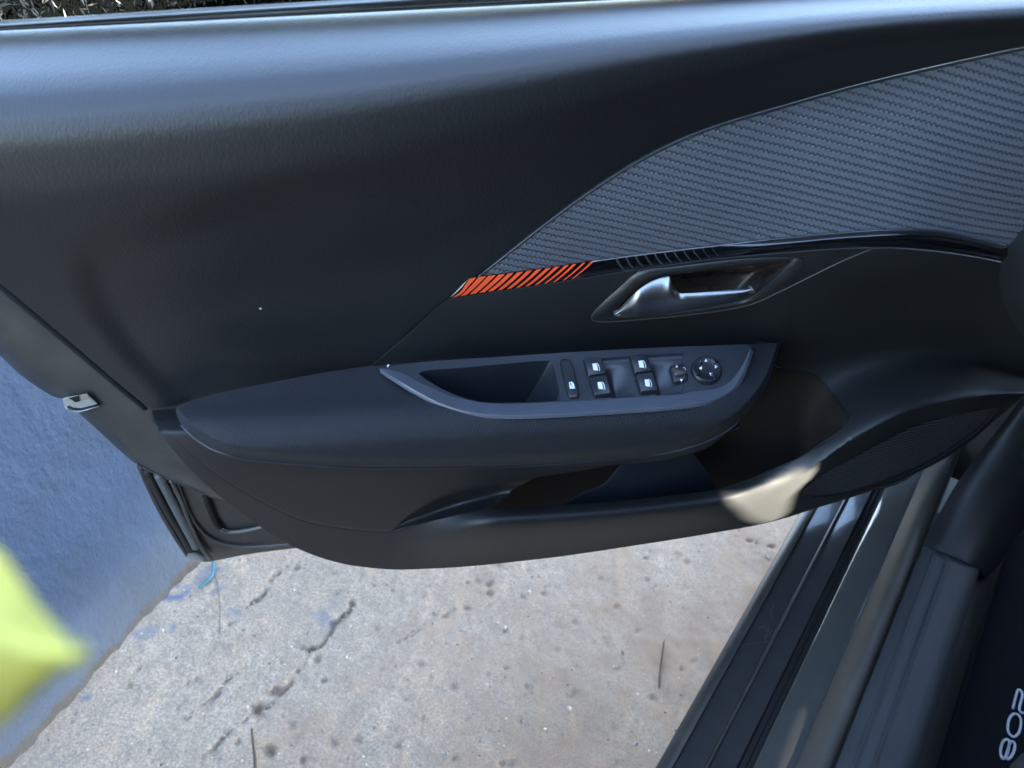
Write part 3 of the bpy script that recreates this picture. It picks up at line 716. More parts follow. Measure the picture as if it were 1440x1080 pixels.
def hole(u): return 1 if 589 <= u <= 788 else (2 if 820 <= u <= 962 else 0)
def hTop(u): return cTr(u) if hole(u) == 1 else (wT(u) if hole(u) == 2 else lerp(bT(u), bI(u), .5))
def hBot(u): return cB(u) if hole(u) == 1 else (wBr(u) if hole(u) == 2 else lerp(bT(u), bI(u), .5)+.01)
aT = pc((247, 576), (252, 570), (264, 565), (380, 538), (520, 515), (700, 502.5), (900, 491), (1040, 484.5), (1098, 483))
aB = pc((247, 578), (251, 590), (262, 604), (278, 618), (302, 632), (340, 643), (400, 650), (540, 657), (700, 655), (850, 646), (930, 637), (980, 625), (1012, 611), (1040, 591), (1062, 567), (1078, 541), (1090, 510), (1098, 485))
PA = pc((0, .028), (.08, .038), (.25, .060), (.45, .088), (.6, .100), (.75, .106), (.9, .106), (1, .099))
def nA(u, v):
    w = (v-502.5+ (u-700)*.056)/152.5             # measured on the middle of the pad, so that the top stays level along it
    n = PA(min(1.05, max(-.05, w)))
    e = 1-ss(247, 330, u); b = (aB(u)-v)
    n -= .030*e*ss(.3, 1, w)*.6
    n -= .012*(1-ss(0, 16, b))*(1 if u < 1000 else 1)*.8
    n -= .010*ss(1000, 1098, u)*ss(.2, 1, w)
    if 536 < u < 1055 and bT(u)+1 < v < bB(u)-1.5:           # the pad is cut away under the switch plate
        n = min(n, nB(u, v)-.005)
    return n
usR = sorted(set(lin(247, 1098, 170)+lin(247, 310, 30)+lin(1000, 1098, 40)))
amb = MB().band(usR, aT, aB, nA, 44)
apx = [(u, lerp(aT(u), aB(u), k/44)) for u in usR for k in range(45)]
def under(u, v): return 538 < u < 1053 and bT(u)+2.2 < v < bB(u)-3.5
amb.f = [f for f in amb.f if not all(under(*apx[i]) for i in f)]
arm = amb.go('armrest', 'fabric', door, face_cam=True, solid=.022, bevel=.002)
tag(arm, 'padded dark woven fabric armrest')
MB().tube([D(u, aB(u)+1, nA(u, aB(u))-.002) for u in lin(255, 1040, 120)], .0013, 6).go('piping', 'bezel', arm)
# shadowy underside lip
MB().band(lin(700, 1035, 50), lambda u: aB(u)+1.5, lambda u: aB(u)+1.5+9*ss(700, 950, u)*(1-ss(990, 1036, u))+.5, lambda u, v: nA(u, aB(u))-.012, 3).go('armrest_underside', 'trim_grey', arm, face_cam=True, solid=.004)

# ---------------------------------------------------------------- switch bezel on the arm rest
us = sorted(set(lin(534, 1056, 150)+lin(589, 788, 70)+lin(820, 962, 50)+[588.9, 788.1, 819.9, 962.1]+lin(820, 838, 12)))
bI2 = lambda u: max(bI(u), hBot(u)+.8)
sk = lambda a, b: not (hole(a) != hole(b)) if True else False
mb = MB().band(us, bT, hTop, nB, 6).band(us, hBot, bI2, nB, 6)
bez = mb.go('switch_bezel', 'bezel', door, face_cam=True, solid=0, smooth=False)
MB().band(lin(534.5, 1055.5, 150), lambda u: bI2(u)+.15, lambda u: max(bI2(u)+.5, bB(u)), nB, 8).go('bezel_rim', 'rim_sheen', door, face_cam=True, solid=.004, bevel=.0012)
bw = bez.modifiers.new('solid', 'SOLIDIFY'); bw.thickness = .003; bw.offset = -1
def B(u, v, h=0): p = D(u, v, nB(u, v)); return Vector((p.x, p.y, p.z+h))
# grab cup
loop = [(u, cTr(u)) for u in lin(589, 772, 40)]+[(u, cTr(u)) for u in lin(773, 788, 10)]+[(u, cB(u)) for u in lin(788, 589, 50)][1:-1]
c0 = B(690, 540)
rings = []
for k in range(10):
    w = k/9; ring = []
    for u, v in loop:
        p = B(u, v, -.0006); dpt = .052*(1-(1-w)**1.3)
        sc = 1-.10*w
        sl_ = .030*w*ss(740, 790, u)                   # sloping front wall
        q = Vector((c0.x+(p.x-c0.x)*sc, c0.y+(p.y-c0.y)*sc, p.z-dpt)); q -= DX*sl_
        ring.append(q)
    rings.append(ring)
MB().rings(rings).go('grab_cup', 'button', bez, face_cam=True)
# switch well with two finger scoops
loopt = [(u, wT(u)) for u in lin(820, 962, 50)]+[(u, wBr(u)) for u in lin(962, 820, 50)]
mb = MB(); Mx, K = 60, 16
for i in range(Mx+1):
    u = lerp(820, 963, i/Mx)
    for k in range(K+1):
        v = lerp(wT(u), wBr(u), k/K); uu = u-(v-505)*.20*0
        s = u-(k/K)*14
        dip = .0065*(ss(845, 856, s)*(1-ss(856, 884, s)))+.0065*(ss(908, 918, s)*(1-ss(918, 955, s)))
        dip = dip*math.sin(math.pi*min(1, .25+.9*(1-k/K)))
        edge = 1 if 0 < i < Mx and 0 < k < K else 0
        p = B(u, v, -.0004-(dip+.0008)*edge); mb.v.append(p); mb.uv.append((p.x, p.y))
for i in range(Mx):
    for k in range(K): a = i*(K+1)+k; mb.f.append((a, a+1, a+K+2, a+K+1))
mb.go('switch_well', 'bezel', bez, face_cam=True, solid=.001)
def prism(outline, h0, h1, inset=.9, steps=3, crown=0):
    c = np.mean(np.array(outline), axis=0); rings = [[B(u, v, h0) for u, v in outline], [B(u, v, lerp(h0, h1, .75)) for u, v in outline]]
    for k in range(1, steps+1):
        a = k/steps*math.pi/2; s = 1-(1-inset)*(1-math.cos(a)); h = lerp(h0, h1, .75)+(h1-h0)*.25*math.sin(a)
        rings.append([B(c[0]+(u-c[0])*s, c[1]+(v-c[1])*s, h) for u, v in outline])
    return MB().rings(rings)
def rounded(pts, r=.22, n=5):
    out_ = []; k = len(pts)
    for i in range(k):
        p0, p1, p2 = np.array(pts[i-1], float), np.array(pts[i], float), np.array(pts[(i+1) % k], float)
        a = p1+(p0-p1)*r; b = p1+(p2-p1)*r
        for j in range(n):
            t_ = j/(n-1); q = (1-t_)**2*a+2*t_*(1-t_)*p1+t_*t_*b; out_.append((q[0], q[1]))
    return out_
def flatshape(pts, h, m, parent, name, th=.00025):
    mb = MB(); mb.rings([[B(u, v, h-.0002) for u, v in pts], [B(u, v, h+th) for u, v in pts]]); return mb.go(name, m, parent, smooth=False)
def ribbon(pts, wd, h, m, parent, name):
    P = [np.array(p, float) for p in pts]; L = []; R = []
    for i in range(len(P)):
        t_ = P[min(i+1, len(P)-1)]-P[max(i-1, 0)]; t_ = t_/max(1e-6, np.linalg.norm(t_)); nn = np.array((-t_[1], t_[0]))*wd/2; L.append(P[i]+nn); R.append(P[i]-nn)
    mb = MB()
    for a, b in zip(L, R):
        for q in (a, b): mb.v.append(B(q[0], q[1], h)); mb.uv.append((0, 0))
    for i in range(len(P)-1): mb.f.append((2*i, 2*i+1, 2*i+3, 2*i+2))
    return mb.go(name, m, parent, face_cam=True, solid=.0002, smooth=False)
Z = lambda x, y: (780+x/5.538, 490+y/5.538)
sw = [([(222, 95), (362, 90), (398, 220), (258, 240)], (318, 157)), ([(262, 246), (400, 230), (440, 378), (308, 388)], (358, 302)),
      ([(582, 78), (715, 66), (755, 198), (620, 216)], (676, 135)), ([(626, 225), (760, 207), (804, 350), (668, 365)], (723, 281))]
HT = .0040
def ratio(h): return h
for quad, ic in sw:
    pts = rounded([Z(*q) for q in quad], .10, 4)
    o = prism(pts, -.004, HT, .93).go('window_switch', 'button', bez, face_cam=True)
    bv = o.modifiers.new('b', 'BEVEL'); bv.width = .0003; bv.segments = 2; bv.limit_method = 'ANGLE'
    # window icon
    dx, dy = ic; hh_ = HT+.0001; sh = HT*0
    def zi(x, y): q = Z(dx+x*1.05, dy+y*1.05); return (q[0], q[1]+3.0)
    flatshape([zi(-26, -24), (zi(-4, -27)), zi(6, -18), zi(12, 0), zi(15, 26), zi(-18, 22)], hh_, 'icon_white', o, 'window_icon')
    ribbon([zi(2, -29), zi(14, -22), zi(22, -8), zi(27, 14), zi(27, 30)], .75, hh_+.0002, 'icon_white', o, 'icon_arc')
# lock button
lk = rounded([Z(40, 96), (Z(128, 92)), Z(196, 386), Z(104, 392)], .3, 8)
ring_o = [(np.mean([p[0] for p in lk])+(p[0]-np.mean([q[0] for q in lk]))*1.14, np.mean([p[1] for p in lk])+(p[1]-np.mean([q[1] for q in lk]))*1.05) for p in lk]
flatshape(ring_o, .0003, 'deep_black', bez, 'button_gap')
lo = prism(lk, -.001, .0018, .90).go('lock_button', 'button', bez, face_cam=True)
zi = lambda x, y: (Z(x, y)[0], Z(x, y)[1]+1.2)
flatshape([zi(110, 272), zi(132, 266), zi(147, 280), zi(157, 318), zi(118, 320)], .0019, 'icon_white', lo, 'lock_icon')
flatshape([zi(117, 280), zi(127, 278), zi(129, 290), zi(120, 291)], .0022, 'button', lo, 'lock_icon_hole')
ribbon([zi(122, 300), zi(132, 292), zi(140, 300), zi(134, 310), zi(126, 306)], .5, .0023, 'button', lo, 'lock_icon_ring')
for y in (147, 156): ribbon([zi(80, y), zi(106, y-2)], .5, .0019, 'icon_dim', lo, 'lock_icon_bar')
# mirror selector
ms = rounded([Z(884, 140), Z(1010, 122), Z(1046, 255), Z(922, 285)], .25, 6)
flatshape(ms, .0003, 'deep_black', bez, 'selector_gap')
ms2 = rounded([Z(893, 150), Z(1005, 134), Z(1036, 250), Z(926, 276)], .25, 6)
mo = prism(ms2, -.001, .0018, .92).go('mirror_selector', 'button', bez, face_cam=True)
mk = rounded([Z(905, 172), Z(1000, 182), Z(1030, 228), Z(935, 245)], .25, 5)
prism(mk, .001, .0050, .80).go('selector_knob', 'gloss_dark', mo, face_cam=True)
def tri(c, s, ang, h, par):
    pts = []
    for k in range(3):
        a = ang+k*2*math.pi/3; pts.append(Z(c[0]+s*math.cos(a), c[1]+s*math.sin(a)+5))
    flatshape(pts, h, 'icon_white', par, 'arrow_icon')
tri((948, 152), 13, -math.pi/2, .0020, mo); tri((985, 255), 13, math.pi/2, .0020, mo); tri((984, 175), 13, math.pi, .0020, mo)
ribbon([(Z(1004+12*math.cos(a), 180+17*math.sin(a))) for a in lin(0, 2*math.pi, 16)], .6, .0022, 'icon_white', mo, 'mirror_icon')
# joystick
jc = (1180, 180)
def ell(rx, ry, n=40, c=jc): 
    th = math.radians(22); o_ = []
    for k in range(n):
        a = 2*math.pi*k/n; x, y = rx*math.cos(a), ry*math.sin(a); o_.append(Z(c[0]+x*math.cos(th)-y*math.sin(th), c[1]+x*math.sin(th)+y*math.cos(th)))
    return o_
flatshape(ell(126, 104), .0003, 'deep_black', bez, 'joystick_gap')
rr = [[B(u, v, h) for u, v in ell(118*s, 97*s)] for s, h in ((1, -.001), (1, .0022), (.97, .0032), (.90, .0036), (.80, .0030), (.62, .0026), (.3, .0025))]
jo = MB().rings(rr).go('mirror_joystick', 'button', bez, face_cam=True)
for a in (0.95, 2.5, 4.1, 5.6):
    ca, sa = math.cos(a), math.sin(a)
    p0 = B(*Z(jc[0]+60*ca, jc[1]+48*sa), .0030); p1 = B(*Z(jc[0]+108*ca, jc[1]+88*sa), .0040)
    MB().tube([p0, (p0+p1)/2+Vector((0, 0, .0003)), p1], .0010, 6).go('joystick_rib', 'button', jo)
tri((1173, 110), 14, -math.pi/2, .0030, jo); tri((1250, 158), 14, 0, .0030, jo); tri((1213, 214), 14, math.pi/2, .0030, jo); tri((1135, 168), 14, math.pi, .0030, jo)

# ---------------------------------------------------------------- belt seal, glass, painted shell
bs = lambda u: min(32-.063*u, vbelt(u)-9)
seal = MB().band(lin(-120, 1500, 90), bs, lambda u: max(vbelt(u), bs(u)+2)+.5, lambda u, v: -.028+.006*math.sin(math.pi*min(1, max(0, (v-bs(u))/8))), 8).go('window_seal', 'seal_grey', door, face_cam=True, solid=.004, bevel=.001)
for k, (f_, r) in enumerate(((.38, .0011), (.75, .0010))):
    MB().tube([D(u, lerp(bs(u), vbelt(u), f_), -.0245) for u in lin(-120, 1500, 60)], r, 6).go('seal_groove', 'rubber', seal)
tl = vUb; 
shT = pc((-80, 326), (0, 392), (100, 476), (195, 556), (214, 574), (228, 606), (260, 640), (300, 678), (345, 722))
shB = pc((-80, 428), (0, 500), (30, 528), (60, 549), (76, 558), (88, 561), (100, 572), (130, 598), (160, 626), (190, 651), (225, 668), (260, 683), (300, 699), (345, 714))
def nSh(u, v):
    w = (v-shT(u))/max(2, shB(u)-shT(u)); w = min(1, max(0, w)); return lerp(-.006, -.020, w)-.012*ss(.86, 1, w)-.004*math.sin(w*7)*.3
shell = MB().band(lin(-80, 345, 110), shT, lambda u: max(shB(u), shT(u)+1), nSh, 18).go('door_shell', 'paint_dull', door, face_cam=True, solid=.003, bevel=.001)
tag(shell, 'dusty grey painted metal door edge')
MB().tube([D(u, vUb(u)+3, -.003) for u in lin(-80, 205, 50)], .0032, 8).go('edge_seal', 'deep_black', shell)
MB().tube([D(u, shB(u), nSh(u, shB(u))+.001) for u in lin(190, 345, 40)], .0012, 6).go('shell_hem', 'paint', shell)
# latch
Z3 = lambda x, y: (x/4.908, 380+y/4.908)
lt = [Z3(*p) for p in ((430, 890), (445, 880), (600, 850), (690, 938), (655, 950), (540, 985), (480, 975), (445, 950))]
r0 = [D(u, v, -.014) for u, v in lt]; r1 = [D(u, v, -.009) for u, v in lt]; c = np.mean(np.array(lt), axis=0)
r2 = [D(c[0]+(u-c[0])*.9, c[1]+(v-c[1])*.9, -.0082) for u, v in lt]
la = MB().rings([r0, r1, r2]).go('door_latch', 'dirty_metal', door, face_cam=True, smooth=False)
for nm, poly, mt, nn in (('latch_slot', ((470, 885), (545, 862), (552, 905), (520, 912), (495, 895)), 'deep_black', -.0072), ('latch_claw', ((552, 862), (600, 852), (615, 880), (556, 892)), 'satin_metal', -.0068)):
    q = [Z3(*p) for p in poly]; MB().rings([[D(u, v, nn-.002) for u, v in q], [D(u, v, nn) for u, v in q]]).go(nm, mt, la, face_cam=True, smooth=False)
MB().tube([D(*Z3(*p), -.0075) for p in ((452, 945), (480, 972), (535, 978), (600, 962), (685, 938))], .0007, 6).go('latch_lip', 'satin_metal', la)
MB().tube([D(*Z3(*p), -.0078) for p in ((470, 940), (500, 955), (560, 960), (640, 940), (680, 928))], .0012, 6).go('latch_gap', 'deep_black', la)

# lower corner of the painted door behind the trim
lsT = pc((186, 645), (225, 662), (300, 690), (345, 715), (445, 740)); lsB = pc((192, 652), (197, 665), (210, 691), (225, 722), (245, 757), (260, 780), (272, 787), (290, 790), (310, 787), (345, 780), (432, 769), (460, 766))
def nLs(u, v): 
    n = -.062
    e = lsB(u)-v
    return n-.010*(1-ss(0, 14, e))
def PL(u, v, n): return D(u, v, n)
ls = MB().band(lin(193, 460, 80), lsT, lambda u: max(lsB(u), lsT(u)+1), nLs, 20).go('door_bottom', 'paint_dull', door, face_cam=True, solid=.004, bevel=.001)
def lt2(pts, n, r, m, nm): MB().tube([D(p[0], p[1], n) for p in catmull(pts, 40)], r, 8).go(nm, m, ls)
lt2([(197, 655), (212, 690), (228, 722), (247, 754), (264, 780)], -.058, .0032, 'paint_dull', 'hem_flange')
lt2([(206, 660), (222, 693), (240, 726), (256, 752), (268, 774)], -.056, .0045, 'rubber', 'door_weatherstrip')
lt2([(222, 666), (238, 697), (254, 728), (268, 754), (276, 770)], -.055, .0050, 'seal_grey', 'door_weatherstrip')
lt2([(240, 674), (256, 708), (266, 735), (280, 765), (296, 786)], -.056, .0028, 'paint', 'pressed_ridge')
lt2([(250, 680), (262, 712), (276, 738), (298, 758), (330, 767), (365, 768), (425, 763)], -.0595, .0018, 'paint', 'pressed_ridge')
lt2([(289, 697), (296, 716), (303, 733), (310, 742)], -.0585, .0038, 'deep_black', 'recess_edge')
lt2([(310, 744), (322, 748), (345, 746), (372, 740)], -.0585, .0030, 'paint', 'recess_edge')
lt2([(265, 778), (275, 781), (284, 786)], -.056, .0052, 'dirty_metal', 'hem_corner')
# ================================================================== car body: sill, trims
def qof(p): return (p-qref).dot(LEFT)
def prof(xpx, z): return (qof(G(xpx, 902, z)), z)
def extr(name, pts, m, parent, a0=-.75, a1=.62, n=40, **kw):
    mb = MB(); k = len(pts)
    sm = catmull(pts, max(len(pts), 1)) if False else pts
    for i in range(n+1):
        a = lerp(a0, a1, i/n)
        for (q, z) in pts:
            p = Vector((qref.x, qref.y, 0))+LEFT*q+CAR*a; mb.v.append(Vector((p.x, p.y, z))); mb.uv.append((a, q))
    for i in range(n):
        for j in range(k-1):
            b = i*k+j; mb.f.append((b, b+1, b+k+1, b+k))
    return mb.go(name, m, parent, face_cam=True, **kw)
def arc(p0, p1, bulge, n=7):
    (a, z), (b, y) = p0, p1
    return [(lerp(a, b, i/(n-1)), lerp(z, y, i/(n-1))+bulge*math.sin(math.pi*i/(n-1))) for i in range(n)]
q0 = prof(1022, .265); q1 = prof(1043, .272)
extr('rocker_panel', [(q0[0]-.05, .13), (q0[0]-.012, .17), (q0[0]-.002, .235)]+arc(q0, q1, .003), 'paint_dull', car, bevel=.002)
extr('sill_step', arc(prof(1043.5, .268), prof(1082, .275), .0006), 'paint_dark', car)
extr('sill_crease', arc(prof(1082, .274), prof(1088, .278), .004, 5), 'paint_dull', car)
extr('sill_flange', arc(prof(1088, .276), prof(1123, .286), .0006), 'paint_dark', car)
extr('sill_groove', [prof(1122, .287), prof(1124, .280), prof(1130, .279), prof(1132, .285), prof(1134, .279), prof(1141, .281), prof(1143, .294)], 'rubber', car)
extr('painted_sill', [prof(1142.5, .288), prof(1143, .295)]+arc(prof(1145, .2975), prof(1190, .309), .001, 7)+[prof(1195, .308)], 'paint', car)
extr('door_seal', [prof(1194, .308)]+arc(prof(1195, .312), prof(1240, .330), .014, 11)+[prof(1242, .318), prof(1246, .318)], 'seal_brown', car)
# scuff plate with two ridges: ends at a joint in front
def scuffz(x): return .336+.006*ss(1246, 1262, x)+.003*ss(1300, 1262, x)
sx_ = [1245, 1247, 1251, 1257, 1263, 1264.5, 1266, 1268, 1269.5, 1276, 1284, 1287.5, 1289, 1290.5, 1292, 1293.5, 1300, 1308, 1315, 1321]
rz = {1266: .0022, 1268: .0022, 1264.5: .0010, 1269.5: .0010, 1289: .0010, 1290.5: .0022, 1292: .0022, 1293.5: .0010}
scuff = [prof(1244.5, .320)]+[prof(x, .338+.004*ss(1245, 1257, x)+rz.get(x, 0)-.004*ss(1300, 1321, x)) for x in sx_]
qe = scuff[-1]
scuff += [(qe[0]-.010, qe[1]-.004), (qe[0]-.018, qe[1]-.014), (qe[0]-.023, qe[1]-.040), (qe[0]-.026, qe[1]-.085)]
# where the joint crosses
jn = (G(1330, 785, .34)-qref).dot(CAR)
extr('scuff_plate', scuff, 'scuff', car, a1=jn+.07, bevel=0)
qf = qe[0]-.026
extr('carpet_edge', [(qf-.001, qe[1]-.080), (qf-.006, qe[1]-.083), (qf-.022, qe[1]-.092), (qf-.028, qe[1]-.12)], 'rubber', car)
extr('under_sill', [(q0[0]-.01, .2), (q0[0]-.03, .15), (qf-.03, .15), (qf-.03, .19)], 'deep_black', car)

# kick panel in front of the scuff plate
rows = [[(1297, 765, .336), (1320, 774, .343), (1350, 787, .341), (1370, 797, .331), (1381, 805, .302), (1386, 815, .25)],
        [(1312, 738, .343), (1338, 746, .352), (1366, 756, .350), (1388, 764, .338), (1402, 774, .305), (1410, 788, .25)],
        [(1330, 706, .358), (1355, 708, .369), (1384, 715, .368), (1408, 722, .354), (1426, 732, .315), (1438, 746, .25)],
        [(1352, 670, .380), (1376, 668, .394), (1405, 672, .394), (1432, 680, .378), (1455, 692, .335), (1470, 710, .26)],
        [(1384, 628, .410), (1405, 622, .425), (1434, 622, .428), (1462, 630, .41), (1486, 640, .36), (1505, 655, .27)],
        [(1418, 585, .445), (1440, 575, .465), (1470, 572, .468), (1500, 578, .45), (1526, 588, .39), (1550, 600, .28)],
        [(1450, 540, .490), (1475, 525, .510), (1510, 520, .515), (1545, 525, .50), (1575, 535, .43), (1600, 550, .30)]]
rows = [[(u, v, z+.0045) for u, v, z in r_] for r_ in rows]
kick = MB().loft(rows, 60, 60, P=G).go('kick_panel', 'trim_grey', car, face_cam=True, solid=.004, bevel=.0015)
kc = rounded([(1421, 628), (1436, 604), (1475, 590), (1480, 660), (1443, 650)], .22, 6)
def KZ(u, v):
    # nearest point of the kick panel seen through this pixel
    best = None
    for q in KV:
        d = (q[0]-u)**2+(q[1]-v)**2
        if best is None or d < best[0]: best = (d, q[2])
    return best[1]
KV = []
for j in range(21):
    for r in rows:
        pass
_R = [catmull(r, 30) for r in rows]
for j in range(30):
    for c in catmull([_R[i][j] for i in range(len(_R))], 40): KV.append(tuple(c))
def kpt(u, v, h): p = G(u, v, KZ(u, v)); return p+(CAMP-p).normalized()*h
kcc = np.mean(np.array(kc), axis=0)
def kscale(s): return [(kcc[0]+(u-kcc[0])*s, kcc[1]+(v-kcc[1])*s) for u, v in kc]
kz = [KZ(u, v) for u, v in kc]; kzm = sum(kz)/len(kz)
def kpl(u, v, h): p = G(u, v, .418+.0006*(u-1440)-.0004*(v-625)+.004); return p+(CAMP-p).normalized()*h
MB().rings([[kpl(u, v, -.004) for u, v in kscale(1.1)], [kpl(u, v, .0015) for u, v in kscale(1.1)]]).go('cover_gap', 'deep_black', kick, face_cam=True)
MB().rings([[kpl(u, v, -.004) for u, v in kc], [kpl(u, v, .003) for u, v in kc], [kpl(u, v, .0042) for u, v in kscale(.95)]]).go('fuse_cover', 'trim_grey', kick, face_cam=True)

# dashboard end at the right edge
rows = [[(1416, 347, .075), (1438, 322, .09), (1470, 290, .11), (1520, 250, .13)],
        [(1407, 370, .072), (1432, 358, .105), (1470, 340, .13), (1530, 320, .14)],
        [(1405, 398, .070), (1428, 400, .105), (1470, 395, .135), (1540, 390, .145)],
        [(1413, 432, .066), (1434, 440, .10), (1475, 445, .13), (1545, 450, .14)],
        [(1440, 474, .055), (1458, 482, .085), (1490, 490, .11), (1550, 500, .12)],
        [(1480, 520, .040), (1495, 528, .06), (1520, 540, .08), (1560, 550, .09)]]
MB().loft(rows, 30, 40).go('dashboard_end', 'trim_black', car, face_cam=True, solid=.004, bevel=.002)

# cabin floor and the shell of the car that shades the doorway (out of the picture)
def wq(q, a, z): p = Vector((qref.x, qref.y, 0))+LEFT*q+CAR*a; return Vector((p.x, p.y, z))
FZ = .195
qi = qf-.028
def slab(name, cs, th, m):
    nrm = (cs[1]-cs[0]).cross(cs[2]-cs[0]).normalized()*th
    v = list(cs)+[c+nrm for c in cs]; f = [(3, 2, 1, 0), (4, 5, 6, 7), (0, 1, 5, 4), (1, 2, 6, 5), (2, 3, 7, 6), (3, 0, 4, 7)]
    return build(name, v, f, m, car, smooth=False)
slab('cabin_floor', [wq(qi, -.8, FZ-.02), wq(-1.5, -.8, FZ-.02), wq(-1.5, 1.0, FZ-.02), wq(qi, 1.0, FZ-.02)], .012, 'carpet')
RZ = 1.42
slab('roof', [wq(-.13, -2.9, RZ), wq(-.16, 1.0, RZ), wq(-1.30, 1.0, RZ), wq(-1.30, -2.9, RZ)], .03, 'interior')
slab('bulkhead', [wq(-.06, .95, .15), wq(-1.5, .95, .15), wq(-1.5, .95, .93), wq(-.06, .95, .93)], .03, 'interior')
slab('rear_panel', [wq(-.02, -.85, .15), wq(-1.5, -.85, .15), wq(-1.5, -.85, RZ), wq(-.12, -.85, RZ)], .03, 'interior')
slab('hinge_pillar', [wq(-.16, .47, .26), wq(.13, .47, .26), wq(.13, .47, .98), wq(-.16, .47, .98)], -.03, 'paint_dull')
slab('rear_side', [wq(-.02, -.85, .2), wq(-.02, -2.9, .2), wq(-.10, -2.9, RZ), wq(-.10, -.85, RZ)], .03, 'paint')
def sunhole(pts3):
    pl = []
    for p in pts3:
        t_ = (-1.42-qof(p))/(SUN.dot(LEFT)); x = p+SUN*t_; pl.append(((x-qref).dot(CAR), x.z))
    return pl
bpy.context.view_layer.update()
_dg = bpy.context.evaluated_depsgraph_get()
def hit(u, v):
    ok, p, *_ = scene.ray_cast(_dg, CAMP, ray(u, v).normalized()); return p if ok else G(u, v, .3)
patch = [(1021, 698), (1060, 679), (1100, 663), (1130, 651), (1142, 649), (1148, 655), (1140, 672), (1120, 690), (1112, 703), (1105, 722), (1092, 731), (1075, 735), (1055, 728), (1036, 713)]
def lip(u, v):
    v = min(max(v, vC(u)+lerp(11, 4, ss(1040, 1120, u))), vE(u)-1); return D(u, v, nCc(u, v))
h1 = sunhole([lip(p[0], p[1]) for p in catmull(patch, 40, True)])
def scl(h, s): a = sum(p[0] for p in h)/len(h); b = sum(p[1] for p in h)/len(h); return [(a+(p[0]-a)*s, b+(p[1]-b)*s) for p in h]
streaks = []
holes = [h1]
for pts, z in streaks: holes.append(sunhole([hit(u, v) for u, v in pts]))
def inside(p, poly):
    c_ = False; n_ = len(poly)
    for i in range(n_):
        (x1, y1), (x2, y2) = poly[i], poly[i-1]
        if (y1 > p[1]) != (y2 > p[1]) and p[0] < (x2-x1)*(p[1]-y1)/(y2-y1)+x1: c_ = not c_
    return c_
def sun_patch_mask():  # unseen sun blocker; its opening is added to shape the pocket's sun patch
    A = [p[0] for h in holes for p in h]; Zs = [p[1] for h in holes for p in h]
    a0, a1, z0, z1 = max(-.95, min(A)-.02), min(.7, max(A)+.02), max(.2, min(Zs)-.02), min(1.38, max(Zs)+.02)
    mb = MB(); g = .002; nx, nz = int((a1-a0)/g)+1, int((z1-z0)/g)+1; a1 = a0+nx*g; z1 = z0+nz*g
    for i in range(nx+1):
        for k in range(nz+1): mb.v.append(wq(-1.42, a0+i*g, z0+k*g)); mb.uv.append((0, 0))
    for i in range(nx):
        for k in range(nz):
            c_ = (a0+(i+.5)*g, z0+(k+.5)*g)
            if any(inside(c_, h) for h in holes):
                ok_, p_, n_, i_, ob_, m_ = scene.ray_cast(_dg, wq(-1.42, c_[0], c_[1]+.005)-SUN*.01, -SUN)
                if ok_ and ob_.name.startswith(('lower_trim', 'speaker')): continue
            q_ = i*(nz+1)+k; mb.f.append((q_, q_+1, q_+nz+2, q_+nz+1))
    def quad(*ps):
        b_ = len(mb.v)
        for a, z in ps: mb.v.append(wq(-1.42, a, z)); mb.uv.append((0, 0))
        mb.f.append(tuple(range(b_, b_+len(ps))))
    quad((-1.0, .15), (1.3, .15), (1.3, z0), (-1.0, z0)); quad((-1.0, z1), (1.3, z1), (1.3, RZ), (.75, RZ), (-1.0, RZ))
    quad((-1.0, z0), (a0, z0), (a0, z1), (-1.0, z1)); quad((a1, z0), (1.3, z0), (1.3, z1), (a1, z1))
    o = mb.go('far_side_sun_mask', 'interior', car, smooth=False)
sun_patch_mask()
slab('roof_rail', [wq(-1.30, -1.6, RZ-.002), wq(-1.30, 1.3, RZ-.002), wq(-1.43, 1.3, RZ-.06), wq(-1.43, -1.6, RZ-.06)], .03, 'interior')

# ================================================================== floor mat with white numerals
mat_ = empty('floor_mat', wq(qi-.2, 0, FZ), 'black carpet floor mat with white stitched numerals', 'floor mat')
mb = MB(); cs = [wq(qi-.004, -.6, FZ), wq(qi-.45, -.6, FZ), wq(qi-.45, .5, FZ), wq(qi-.004, .5, FZ)]
o = build('mat_carpet', cs+[c-Vector((0, 0, .008)) for c in cs], [(0, 1, 2, 3), (0, 4, 5, 1), (1, 5, 6, 2), (2, 6, 7, 3), (3, 7, 4, 0)], 'carpet', mat_, smooth=False, face_cam=False)
fix_normals(o)
MB().tube([wq(qi-.008, a, FZ+.001) for a in lin(-.6, .5, 30)], .004, 8).go('mat_binding', 'carpet', mat_)
N6 = lambda x, y: G(1300+x/6, 900+y/6, FZ+.0015)
def digit(pts, closed, nm):
    P = [Vector(tuple(N6(p[0], p[1]))) for p in catmull(pts, 48, closed)]
    if closed: P.append(P[0].copy()); P.append(P[1].copy())
    MB().tube(P, .0016, 6, caps=not closed).go(nm, 'thread', mat_)
digit([(745, 578), (765, 500), (788, 425), (815, 430), (826, 470), (808, 540), (800, 590), (825, 615), (855, 605), (880, 560), (900, 490), (890, 440)], False, 'numeral_two')
digit([(758, 622), (798, 640), (815, 690), (802, 770), (775, 808), (745, 815), (710, 782), (703, 720), (722, 655)], True, 'numeral_zero')
digit([(690, 838), (716, 852), (713, 900), (695, 968), (670, 1000), (648, 985), (642, 930), (660, 862)], True, 'numeral_eight')
digit([(742, 856), (762, 880), (755, 935), (730, 985), (703, 1004), (690, 972), (705, 925), (718, 878)], True, 'numeral_eight')

